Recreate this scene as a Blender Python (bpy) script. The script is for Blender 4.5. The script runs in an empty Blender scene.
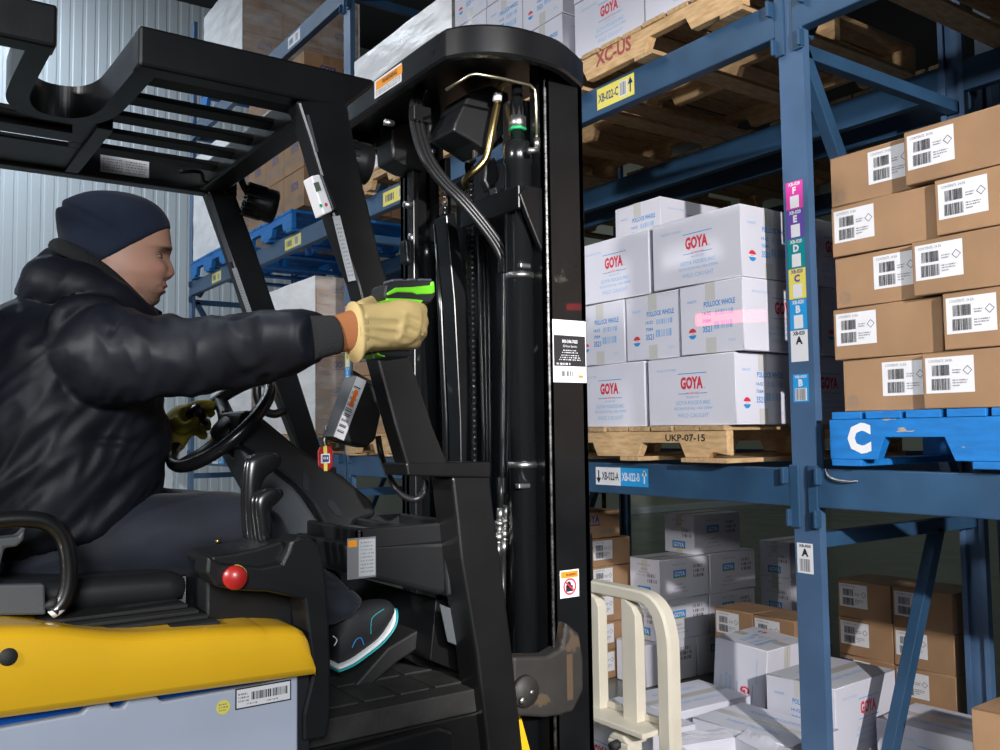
import bpy, bmesh, math, random
import numpy as np
from mathutils import Vector, Matrix, noise
random.seed(7)
SC = bpy.context.scene
COL = SC.collection
# ------------------------------------------------------------------ camera
CAM_F, CAM_YAW, CAM_PITCH, CAM_ROLL, CAM_H = 910.0, math.radians(35.1), math.radians(3.65), math.radians(0.75), 1.42
_F = Vector((-math.cos(CAM_YAW), math.sin(CAM_YAW), 0)); _R = Vector((math.sin(CAM_YAW), math.cos(CAM_YAW), 0)); _U = Vector((0, 0, 1))
_f = _F*math.cos(CAM_PITCH) + _U*math.sin(CAM_PITCH); _u = -_F*math.sin(CAM_PITCH) + _U*math.cos(CAM_PITCH)
_r2 = _R*math.cos(CAM_ROLL) - _u*math.sin(CAM_ROLL); _u2 = _R*math.sin(CAM_ROLL) + _u*math.cos(CAM_ROLL)
cd = bpy.data.cameras.new('camera'); cam = bpy.data.objects.new('camera', cd); COL.objects.link(cam)
cam.matrix_world = Matrix(((_r2.x, _u2.x, -_f.x, 0), (_r2.y, _u2.y, -_f.y, 0), (_r2.z, _u2.z, -_f.z, CAM_H), (0, 0, 0, 1)))
cd.sensor_width = 36; cd.lens = CAM_F*36/1000; cd.clip_start = 0.05; cd.clip_end = 100
SC.camera = cam
# ------------------------------------------------------------------ world, lights, exposure
vs = SC.view_settings
vs.view_transform = 'Standard'; vs.look = 'None'; vs.gamma = 1; vs.exposure = 0.0; vs.use_curve_mapping = False
W = bpy.data.worlds.new('world'); SC.world = W; W.use_nodes = True
W.node_tree.nodes['Background'].inputs[0].default_value = (0.62, 0.78, 1.0, 1); W.node_tree.nodes['Background'].inputs[1].default_value = 0.045
def lamp(name, kind, loc, target, energy, color=(1, 1, 1), size=0.2, size_y=None, spot=None, blend=0.3, spread=None):
    d = bpy.data.lights.new(name, kind); d.energy = energy; d.color = color
    if kind == 'AREA':
        d.size = size
        if spread: d.spread = math.radians(spread)
        if size_y: d.shape = 'RECTANGLE'; d.size_y = size_y
    else: d.shadow_soft_size = size
    if kind == 'SPOT': d.spot_size = math.radians(spot); d.spot_blend = blend
    o = bpy.data.objects.new(name, d); COL.objects.link(o); o.location = loc
    o.rotation_euler = (Vector(target) - Vector(loc)).to_track_quat('-Z', 'Y').to_euler()
    return o
lamp('strobe_right', 'SPOT', (2.6, 0.15, 2.55), (-2.5, 2.85, 1.35), 1500, (1.0, 0.97, 0.95), 0.05, spot=39, blend=0.3)
lamp('strobe_left', 'AREA', (-1.15, -3.2, 2.7), (-3.4, 2.7, 2.4), 170, (1.0, 0.98, 0.97), 0.25)
lamp('softbox_front', 'AREA', (1.9, -1.0, 2.45), (-1.9, 0.6, 1.3), 19, (0.93, 0.97, 1.0), 1.0, spread=64)
lamp('aisle_light_near', 'AREA', (-5.5, -1.5, 6.5), (-5.5, -1.5, 0), 150, (0.80, 0.90, 1.0), 0.5, 4.0)
lamp('aisle_light_far', 'AREA', (-9.8, 0.2, 6.6), (-11.5, 0.6, 2.4), 165, (0.80, 0.90, 1.0), 0.5, 3.0)
lamp('back_hall_light', 'AREA', (-8.2, 11.0, 6.6), (-8.2, 11.0, 0), 60, (0.92, 1.0, 0.92), 0.6, 5.0)

def px(x, y, X=None, Y=None, Z=None, D=None, P=None, N=None):
    """the point where the sight line through photo pixel (x, y) meets a real plane"""
    d = _r2*((x-500)/CAM_F) + _u2*((375-y)/CAM_F) + _f
    o = Vector((0, 0, CAM_H))
    if X is not None: t = (X-o.x)/d.x
    elif Y is not None: t = (Y-o.y)/d.y
    elif Z is not None: t = (Z-o.z)/d.z
    elif D is not None: t = D
    else: t = (Vector(P)-o).dot(Vector(N))/d.dot(Vector(N))
    return o + d*t
# ------------------------------------------------------------------ materials
MATS = {}
def mat(name, col, rough=0.5, metal=0.0, var=0.0, vscale=8, bump=0.0, bscale=60, spec=0.5, coat=0.0, rand=0.0, col2=None, stretch=None, emit=None, sheen=0, wear=None, bdist=0.002, rvar=0.0):
    m = bpy.data.materials.new(name); m.use_nodes = True; nt = m.node_tree; N = nt.nodes; L = nt.links
    p = N['Principled BSDF']; p.inputs['Roughness'].default_value = rough; p.inputs['Metallic'].default_value = metal
    p.inputs['Specular IOR Level'].default_value = spec; p.inputs['Coat Weight'].default_value = coat; p.inputs['Coat Roughness'].default_value = 0.08
    if sheen: p.inputs['Sheen Weight'].default_value = sheen
    c = (*col, 1); p.inputs['Base Color'].default_value = c
    if emit: p.inputs['Emission Color'].default_value = (*emit[:3], 1); p.inputs['Emission Strength'].default_value = emit[3]
    if not (var or bump or rand or wear or rvar): MATS[name] = m; return m
    tc = N.new('ShaderNodeTexCoord'); mp = N.new('ShaderNodeMapping'); L.new(tc.outputs['Object'], mp.inputs[0])
    if stretch: mp.inputs['Scale'].default_value = stretch
    oi = N.new('ShaderNodeObjectInfo')
    ad = N.new('ShaderNodeVectorMath'); ad.operation = 'ADD'; L.new(mp.outputs[0], ad.inputs[0])
    sc = N.new('ShaderNodeMath'); sc.operation = 'MULTIPLY'; L.new(oi.outputs['Random'], sc.inputs[0]); sc.inputs[1].default_value = 13.0; L.new(sc.outputs[0], ad.inputs[1])
    def tex(s, det=4):
        n = N.new('ShaderNodeTexNoise'); n.inputs['Scale'].default_value = s; n.inputs['Detail'].default_value = det; L.new(ad.outputs[0], n.inputs['Vector']); return n
    last = None
    if var or col2 or rand:
        n = tex(vscale); r = N.new('ShaderNodeValToRGB'); L.new(n.outputs['Fac'], r.inputs[0])
        c2 = col2 if col2 else tuple(min(1, v*(1+var)) for v in col); c1 = col if col2 else tuple(v*(1-var) for v in col)
        r.color_ramp.elements[0].position = 0.32; r.color_ramp.elements[1].position = 0.68
        r.color_ramp.elements[0].color = (*c1, 1); r.color_ramp.elements[1].color = (*c2, 1); last = r.outputs[0]
    if rand:
        h = N.new('ShaderNodeHueSaturation'); mr = N.new('ShaderNodeMapRange'); L.new(oi.outputs['Random'], mr.inputs[0]); mr.inputs[3].default_value = 1-rand; mr.inputs[4].default_value = 1+rand
        L.new(mr.outputs[0], h.inputs['Value']); L.new(last, h.inputs['Color']); last = h.outputs[0]
    if wear:
        n = tex(wear[1], 8); r = N.new('ShaderNodeValToRGB'); L.new(n.outputs['Fac'], r.inputs[0]); r.color_ramp.elements[0].position = wear[2]; r.color_ramp.elements[1].position = wear[2]+0.025
        mx = N.new('ShaderNodeMix'); mx.data_type = 'RGBA'; L.new(r.outputs[0], mx.inputs[0])
        if last: L.new(last, mx.inputs[6])
        else: mx.inputs[6].default_value = c
        mx.inputs[7].default_value = (*wear[0], 1); last = mx.outputs[2]
    if last: L.new(last, p.inputs['Base Color'])
    if rvar:
        n = tex(vscale*1.7); mr = N.new('ShaderNodeMapRange'); L.new(n.outputs['Fac'], mr.inputs[0]); mr.inputs[3].default_value = max(0.03, rough-rvar); mr.inputs[4].default_value = rough+rvar; L.new(mr.outputs[0], p.inputs['Roughness'])
    if bump:
        n = tex(bscale, 3); b = N.new('ShaderNodeBump'); b.inputs['Strength'].default_value = bump; b.inputs['Distance'].default_value = bdist; L.new(n.outputs['Fac'], b.inputs['Height']); L.new(b.outputs[0], p.inputs['Normal'])
    MATS[name] = m; return m
mat('rack_blue', (0.024, 0.068, 0.138), 0.42, var=0.18, vscale=5, bump=0.15, bscale=40, wear=((0.30, 0.36, 0.42), 28, 0.76))
mat('rack_post', (0.060, 0.118, 0.22), 0.38, var=0.12, vscale=5, bump=0.12, bscale=40, wear=((0.34, 0.38, 0.44), 26, 0.76))
mat('steel_edge', (0.45, 0.46, 0.48), 0.35, 1.0)
mat('black_paint', (0.0065, 0.0065, 0.007), 0.33, var=0.2, vscale=6, bump=0.06, bscale=220, rvar=0.07)
mat('mast_black', (0.006, 0.0063, 0.007), 0.30, var=0.25, vscale=7, wear=((0.05, 0.045, 0.04), 9, 0.68), rvar=0.08)
mat('weld', (0.05, 0.05, 0.05), 0.35, 0.6, var=0.8, vscale=60)
mat('mast_dusty', (0.022, 0.020, 0.018), 0.6, var=0.3, vscale=9, bump=0.2, bscale=80, wear=((0.075, 0.05, 0.03), 11, 0.6))
mat('cylinder_black', (0.008, 0.009, 0.010), 0.2, spec=0.6)
mat('black_plastic', (0.008, 0.0085, 0.0095), 0.42, bump=0.12, bscale=500, var=0.12, vscale=12)
mat('black_gloss', (0.010, 0.010, 0.011), 0.24, spec=0.6)
mat('rubber', (0.010, 0.010, 0.010), 0.65, bump=0.2, bscale=200)
mat('hose', (0.012, 0.012, 0.013), 0.38)
mat('floor_mat', (0.020, 0.019, 0.018), 0.7, bump=0.5, bscale=120, var=0.4, vscale=14)
mat('seat_vinyl', (0.018, 0.0185, 0.02), 0.42, bump=0.12, bscale=260)
mat('grey_plastic', (0.075, 0.082, 0.09), 0.5, bump=0.1, bscale=300)
mat('yellow_paint', (0.74, 0.42, 0.016), 0.24, var=0.05, vscale=3, coat=0.6, bump=0.01, bscale=8)
mat('battery_grey', (0.43, 0.47, 0.58), 0.5, var=0.05, vscale=5, bump=0.03, bscale=90)
mat('battery_blue', (0.006, 0.13, 0.62), 0.35)
mat('dark_gap', (0.006, 0.007, 0.012), 0.6)
mat('zinc', (0.42, 0.42, 0.41), 0.42, 1.0, var=0.15, vscale=30)
mat('chrome', (0.8, 0.8, 0.82), 0.12, 1.0)
mat('brass', (0.36, 0.27, 0.11), 0.3, 1.0, var=0.2, vscale=30)
mat('pale_tube', (0.62, 0.56, 0.40), 0.35, 1.0)
mat('red_plastic', (0.38, 0.014, 0.012), 0.35, coat=0.2)
mat('orange_plastic', (0.8, 0.16, 0.01), 0.4)
mat('cardboard', (0.30, 0.175, 0.092), 0.75, var=0.10, vscale=6, rand=0.05, bump=0.12, bscale=35, bdist=0.0015)
mat('cardboard_dark', (0.20, 0.115, 0.06), 0.78, var=0.10, vscale=6, rand=0.08, bump=0.12, bscale=35)
mat('cardboard_white', (0.63, 0.625, 0.70), 0.62, var=0.03, vscale=5, rand=0.03, bump=0.12, bscale=22, bdist=0.002)
mat('carton_edge', (0.33, 0.22, 0.12), 0.8)
mat('packing_tape', (0.56, 0.55, 0.53), 0.2)
mat('tape_brown', (0.27, 0.16, 0.085), 0.25)
mat('wood', (0.42, 0.26, 0.12), 0.75, col2=(0.60, 0.40, 0.21), var=0.1, vscale=5, stretch=(3, 14, 14), rand=0.12, bump=0.3, bscale=16)
mat('wood_y', (0.36, 0.22, 0.10), 0.75, col2=(0.55, 0.37, 0.20), var=0.1, vscale=5, stretch=(14, 3, 14), rand=0.15, bump=0.3, bscale=16)
mat('wood_blue', (0.004, 0.15, 0.46), 0.6, var=0.15, vscale=6, stretch=(2, 10, 10), wear=((0.38, 0.30, 0.20), 7, 0.70), bump=0.25, bscale=16)
mat('cream_paint', (0.62, 0.57, 0.47), 0.42, var=0.05, vscale=7, bump=0.05, bscale=120, wear=((0.18, 0.14, 0.1), 30, 0.74))
mat('label_white', (0.74, 0.74, 0.77), 0.45)
mat('plate_grey', (0.40, 0.41, 0.43), 0.4)
mat('label_paper', (0.66, 0.66, 0.69), 0.5, var=0.03, vscale=20)
mat('ink_black', (0.02, 0.02, 0.022), 0.5)
mat('ink_grey', (0.16, 0.16, 0.17), 0.5)
mat('ink_blue', (0.02, 0.25, 0.62), 0.55)
mat('ink_lightblue', (0.25, 0.46, 0.74), 0.55)
mat('ink_red', (0.62, 0.03, 0.06), 0.55)
mat('ink_green', (0.01, 0.35, 0.12), 0.55)
mat('ink_maroon', (0.33, 0.06, 0.06), 0.6)
mat('ink_navy', (0.015, 0.04, 0.18), 0.55)
mat('sticker_pink', (0.70, 0.05, 0.36), 0.4); mat('sticker_purple', (0.12, 0.06, 0.34), 0.4); mat('sticker_teal', (0.0, 0.25, 0.27), 0.4)
mat('sticker_yellow', (0.78, 0.68, 0.13), 0.4); mat('sticker_blue', (0.02, 0.32, 0.72), 0.4); mat('sticker_orange', (0.75, 0.28, 0.02), 0.4)
mat('print_yellow', (0.78, 0.66, 0.05), 0.5); mat('print_amber', (0.70, 0.36, 0.02), 0.5)
mat('jacket', (0.0075, 0.009, 0.014), 0.5, var=0.2, vscale=10, bump=0.2, bscale=700, spec=0.24)
mat('trousers', (0.009, 0.012, 0.022), 0.75, var=0.25, vscale=12, bump=0.4, bscale=600, sheen=0.1)
mat('rib_knit', (0.005, 0.0055, 0.007), 0.85, bump=0.7, bscale=300)
mat('collar_pile', (0.006, 0.0065, 0.008), 0.95, bump=1.0, bscale=260, bdist=0.004)
mat('beanie_knit', (0.006, 0.011, 0.030), 0.9, bump=0.35, bscale=700, var=0.12, vscale=30, sheen=0.05)
mat('glove_leather', (0.54, 0.395, 0.165), 0.7, var=0.10, vscale=9, bump=0.25, bscale=90)
mat('glove_olive', (0.50, 0.39, 0.04), 0.7, var=0.10, vscale=9, bump=0.25, bscale=90)
mat('glove_cuff', (0.30, 0.105, 0.035), 0.9, bump=0.5, bscale=400)
mat('scanner_green', (0.16, 0.62, 0.02), 0.4)
mat('shoe_black', (0.010, 0.011, 0.013), 0.7, bump=0.3, bscale=400)
mat('shoe_teal', (0.01, 0.30, 0.32), 0.5); mat('shoe_white', (0.75, 0.76, 0.78), 0.5)
mat('eye_white', (0.40, 0.37, 0.35), 0.2); mat('lash', (0.03, 0.02, 0.016), 0.6)
mat('rust_brown', (0.075, 0.045, 0.025), 0.8)
mat('eye_dark', (0.02, 0.014, 0.01), 0.12)
mat('scanner_black', (0.014, 0.014, 0.016), 0.5)
mat('lens_glass', (0.12, 0.13, 0.14), 0.1, spec=0.8)
mat('lcd', (0.10, 0.13, 0.10), 0.2)
mat('sack_plastic', (0.62, 0.66, 0.68), 0.3)
mat('bag_yellow', (0.55, 0.52, 0.02), 0.25)
def film(nm, lo, hi):
    m = bpy.data.materials.new(nm); m.use_nodes = True; nt = m.node_tree; N = nt.nodes; L = nt.links
    p = N['Principled BSDF']; p.inputs['Base Color'].default_value = (0.90, 0.88, 0.88, 1); p.inputs['Roughness'].default_value = 0.22
    tc = N.new('ShaderNodeTexCoord'); mp = N.new('ShaderNodeMapping'); mp.inputs['Scale'].default_value = (0.7, 0.7, 2.2); mp.inputs['Rotation'].default_value = (0.3, 0.35, 0); L.new(tc.outputs['Object'], mp.inputs[0])
    n = N.new('ShaderNodeTexNoise'); n.inputs['Scale'].default_value = 4.5; n.inputs['Detail'].default_value = 5; L.new(mp.outputs[0], n.inputs['Vector'])
    b = N.new('ShaderNodeBump'); b.inputs['Strength'].default_value = 0.45; b.inputs['Distance'].default_value = 0.02; L.new(n.outputs['Fac'], b.inputs['Height']); L.new(b.outputs[0], p.inputs['Normal'])
    t = N.new('ShaderNodeBsdfTransparent'); mx = N.new('ShaderNodeMixShader')
    r = N.new('ShaderNodeMapRange'); r.inputs[1].default_value = 0.35; r.inputs[2].default_value = 0.65; r.inputs[3].default_value = lo; r.inputs[4].default_value = hi; L.new(n.outputs['Fac'], r.inputs[0])
    L.new(r.outputs[0], mx.inputs[0]); L.new(t.outputs[0], mx.inputs[1]); L.new(p.outputs[0], mx.inputs[2]); L.new(mx.outputs[0], N['Material Output'].inputs[0]); MATS[nm] = m
film('stretch_film', 0.82, 0.97); film('stretch_film_thin', 0.12, 0.42)
# ------------------------------------------------------------------ mesh builder
FONTC = {}
def glyphs(s, bold):
    k = (s, bold)
    if k not in FONTC:
        c = bpy.data.curves.new('t', 'FONT'); c.body = s; c.size = 1; c.offset = bold; c.resolution_u = 2; c.align_x = 'LEFT'
        o = bpy.data.objects.new('t', c); COL.objects.link(o); dg = bpy.context.evaluated_depsgraph_get()
        me = bpy.data.meshes.new_from_object(o.evaluated_get(dg)); v = [tuple(a.co[:2]) for a in me.vertices]; f = [tuple(p.vertices) for p in me.polygons]
        bpy.data.objects.remove(o); bpy.data.curves.remove(c); bpy.data.meshes.remove(me)
        if v:
            xs = [a[0] for a in v]; ys = [a[1] for a in v]; v = [(a[0]-min(xs), a[1]-min(ys)) for a in v]; FONTC[k] = (v, f, max(xs)-min(xs), max(ys)-min(ys))
        else: FONTC[k] = ([], [], 1, 1)
    return FONTC[k]
class MB:
    def __init__(s): s.v = []; s.f = []; s.m = []; s.sm = []; s.mats = []
    def mi(s, m):
        if m not in s.mats: s.mats.append(m)
        return s.mats.index(m)
    def add(s, vs_, fs, m, smooth=False):
        o = len(s.v); k = s.mi(m); s.v.extend([tuple(a) for a in vs_])
        for f in fs: s.f.append(tuple(i+o for i in f)); s.m.append(k); s.sm.append(smooth)
    def box(s, x0, x1, y0, y1, z0, z1, m):
        s.add([(x0,y0,z0),(x1,y0,z0),(x1,y1,z0),(x0,y1,z0),(x0,y0,z1),(x1,y0,z1),(x1,y1,z1),(x0,y1,z1)],
              [(0,3,2,1),(4,5,6,7),(0,1,5,4),(1,2,6,5),(2,3,7,6),(3,0,4,7)], m)
    def obox(s, c, ax, h, m):
        c = Vector(c); A = [Vector(a).normalized()*b for a, b in zip(ax, h)]
        P = [c+A[0]*i+A[1]*j+A[2]*k for k in (-1,1) for i, j in ((-1,-1),(1,-1),(1,1),(-1,1))]
        F = [(0,3,2,1),(4,5,6,7),(0,1,5,4),(1,2,6,5),(2,3,7,6),(3,0,4,7)]
        if A[0].cross(A[1]).dot(A[2]) < 0: F = [f[::-1] for f in F]
        s.add(P, F, m)
    def bar(s, p0, p1, w, h, m, up=(0,0,1)):
        p0 = Vector(p0); p1 = Vector(p1); d = (p1-p0); l = d.length; d.normalize(); u = Vector(up); sd = d.cross(u).normalized(); u = sd.cross(d)
        s.obox((p0+p1)/2, (d, sd, u), (l/2, w/2, h/2), m)
    def prism(s, pts, off, m):
        """planar polygon pts (3-D) swept by vector off"""
        pts = [Vector(p) for p in pts]; off = Vector(off); n = len(pts); nv = Vector()
        for i in range(n): nv += (pts[i]).cross(pts[(i+1) % n])
        if nv.dot(off) > 0: pts = pts[::-1]
        V = pts + [p+off for p in pts]
        s.add(V, [tuple(range(n)), tuple(range(2*n-1, n-1, -1))] + [(i, i+n, (i+1) % n+n, (i+1) % n) for i in range(n)], m)
    def rings(s, R, m, caps=True, smooth=True, close=False):
        n = len(R[0]); V = [p for r in R for p in r]; F = []
        K = len(R)
        for a in range(K if close else K-1):
            b = (a+1) % K
            for i in range(n): F.append((a*n+i, a*n+(i+1) % n, b*n+(i+1) % n, b*n+i))
        if caps and not close: F.append(tuple(range(n-1, -1, -1))); F.append(tuple((K-1)*n+i for i in range(n)))
        s.add(V, F, m, smooth)
    def tube(s, pts, r, m, n=10, sub=0, flat=1.0, up0=None, close=False):
        pts = [Vector(p) for p in pts]
        if not isinstance(r, (list, tuple)): r = [r]*len(pts)
        if sub: pts, r = smoothpath(pts, r, sub, close)
        R = []; K = len(pts); u = None
        for i, p in enumerate(pts):
            a = pts[(i-1) % K] if (close or i) else p; b = pts[(i+1) % K] if (close or i < K-1) else p
            d = (b-a).normalized()
            if u is None:
                u = Vector(up0) if up0 else (Vector((0,0,1)) if abs(d.z) < 0.9 else Vector((1,0,0)))
            u = (u - d*u.dot(d)).normalized(); w = d.cross(u)
            R.append([p + u*(math.cos(t)*r[i]) + w*(math.sin(t)*r[i]*flat) for t in [2*math.pi*k/n for k in range(n)]])
        s.rings(R, m, close=close)
    def cyl(s, p0, p1, r, m, n=16, r1=None): s.tube([p0, p1], [r, r if r1 is None else r1], m, n)
    def lathe(s, c, ax, prof, m, n=20):
        """prof: (distance along ax, radius)"""
        c = Vector(c); ax = Vector(ax).normalized(); u = ax.orthogonal().normalized(); w = ax.cross(u)
        s.rings([[c+ax*h+(u*math.cos(t)+w*math.sin(t))*max(r, 1e-4) for t in [2*math.pi*k/n for k in range(n)]] for h, r in prof], m)
    def quad(s, a, b, c, d, m): s.add([a, b, c, d], [(0,1,2,3)], m)
    def decal(s, fr, x0, x1, y0, y1, m, lift=0.0):
        o, r, u, n = fr; s.add([o+r*x+u*y+n*lift for x, y in ((x0,y0),(x1,y0),(x1,y1),(x0,y1))], [(0,1,2,3)], m)
    def text(s, fr, t, x, y, h, m, bold=0.0, align='c', w=None, lift=0.0006, maxw=None):
        o, r, u, n = fr; v, f, tw, th = glyphs(t, bold)
        if not v: return
        ky = h/th; kx = ky if w is None else w/tw
        if maxw and tw*kx > maxw: kx = maxw/tw
        dx = {'c': -tw*kx/2, 'l': 0, 'r': -tw*kx}[align]
        s.add([o+r*(x+dx+a*kx)+u*(y+b*ky)+n*lift for a, b in v], f, m)
    def barcode(s, fr, x0, x1, y0, y1, m, n=26, seed=1, lift=0.0006):
        rn = random.Random(seed); x = x0; st = (x1-x0)/n
        while x < x1-st*0.5:
            w = st*rn.choice((0.35, 0.5, 0.9, 1.2)); s.decal(fr, x, min(x+w, x1), y0, y1, m, lift); x += w+st*rn.choice((0.35, 0.5, 0.8))
    def disc(s, fr, x, y, r, m, lift=0.0006, n=20, a0=0.0, a1=2*math.pi, ri=0.0):
        o, R_, u, nn = fr; k = n
        outer = [o+R_*(x+r*math.cos(a0+(a1-a0)*i/k))+u*(y+r*math.sin(a0+(a1-a0)*i/k))+nn*lift for i in range(k+1)]
        if ri:
            inner = [o+R_*(x+ri*math.cos(a0+(a1-a0)*i/k))+u*(y+ri*math.sin(a0+(a1-a0)*i/k))+nn*lift for i in range(k+1)]
            s.add(outer+inner, [(i, i+1, k+2+i, k+1+i)[::1] for i in range(k)], m)
        else: s.add(outer, [tuple(range(k+1))], m)
    def mesh(s, name, org=(0,0,0)):
        me = bpy.data.meshes.new(name); o = Vector(org); me.from_pydata([(a[0]-o.x, a[1]-o.y, a[2]-o.z) for a in s.v], [], s.f)
        for k in s.mats: me.materials.append(MATS[k])
        me.polygons.foreach_set('material_index', s.m); me.polygons.foreach_set('use_smooth', s.sm); me.update(); return me
    def build(s, name, parent=None, org=None, bevel=0, seg=2, label=None, kind=None, autosm=None):
        if org is None: org = ORG[parent.name] if parent else (0,0,0)
        me = s.mesh(name, org); ob = bpy.data.objects.new(name, me); COL.objects.link(ob)
        if parent: ob.parent = parent; ob.location = (0,0,0)
        else: ob.location = org
        ORG[ob.name] = Vector(org)
        if bevel:
            b = ob.modifiers.new('bevel', 'BEVEL'); b.width = bevel; b.segments = seg; b.limit_method = 'ANGLE'; b.angle_limit = math.radians(35)
        if label: ob['label'] = label
        if kind: ob['kind'] = kind
        return ob
ORG = {}
def smoothpath(pts, r, sub, close=False):
    P = []; Q = []; K = len(pts)
    for i in range(K if close else K-1):
        g = lambda j: (pts[j % K], r[j % K]) if close else (pts[max(0, min(K-1, j))], r[max(0, min(K-1, j))])
        (a, ra), (b, rb), (c, rc), (d, rd) = g(i-1), g(i), g(i+1), g(i+2)
        for k in range(sub):
            t = k/sub; f = lambda A, B, C, D: 0.5*((2*B)+(C-A)*t+(2*A-5*B+4*C-D)*t*t+(3*B-A-3*C+D)*t**3)
            P.append(f(a, b, c, d)); Q.append(f(ra, rb, rc, rd))
    if not close: P.append(pts[-1]); Q.append(r[-1])
    return P, Q
def thing(name, loc, label, cat, group=None):
    o = bpy.data.objects.new(name, None); COL.objects.link(o); o.location = loc; o.empty_display_size = 0.1
    ORG[o.name] = Vector(loc); return tag(o, label, cat, group)
def tag(o, label, cat, group=None, kind=None):
    o['label'] = label; o['category'] = cat
    if group: o['group'] = group
    if kind: o['kind'] = kind
    return o
def copy_tree(o, parent=None):
    c = o.copy(); COL.objects.link(c); c.parent = parent
    for ch in KIDS.get(o.name, []): copy_tree(ch, c)
    return c
KIDS = {}
def frame(o, r, u): r = Vector(r).normalized(); u = Vector(u).normalized(); return (Vector(o), r, u, r.cross(u))
# ------------------------------------------------------------------ setting
def structure(o): o['kind'] = 'structure'; return o
mat('floor_concrete', (0.10, 0.11, 0.10), 0.22, var=0.18, vscale=1.3, rvar=0.1, bump=0.03, bscale=30)
mat('panel_white', (0.60, 0.66, 0.70), 0.4, var=0.03, vscale=1.2)
mat('wall_sage', (0.40, 0.43, 0.37), 0.6, var=0.04, vscale=1.0)
mat('ceiling_dark', (0.035, 0.035, 0.036), 0.8)
b = MB(); b.box(-12, 5, -6, 17, -0.1, 0, 'floor_concrete'); structure(b.build('floor'))
b = MB()
prof = []; y = -6.0
while y < 5.2:
    prof += [(y, 0), (y+0.085, 0), (y+0.095, -0.006), (y+0.125, -0.006), (y+0.135, 0)]; y += 0.14
prof.append((y, 0))
V = [(-11.6+d, yy, z) for yy, d in prof for z in (0, 7.0)]
b.add(V, [(2*i, 2*i+2, 2*i+3, 2*i+1) for i in range(len(prof)-1)], 'panel_white')
b.box(-11.75, -11.62, -6, y, 0, 7, 'panel_white')
structure(b.build('wall_left'))
b = MB(); b.box(-11.75, -11.6, y, 17, 0, 7, 'wall_sage'); structure(b.build('wall_left_rear'))  # same wall as the ribbed panels; its shade is put into the sage colour
b = MB(); b.box(-11.6, 5, 16.5, 16.7, 0, 7, 'wall_sage'); structure(b.build('wall_back'))
b = MB(); b.box(-12, 5, -6, 17, 7.0, 7.15, 'ceiling_dark'); structure(b.build('ceiling'))
b = MB(); b.box(-11.6, -11.57, -6, 16.5, 0, 0.10, 'panel_white'); structure(b.build('baseboard_left'))

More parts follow.
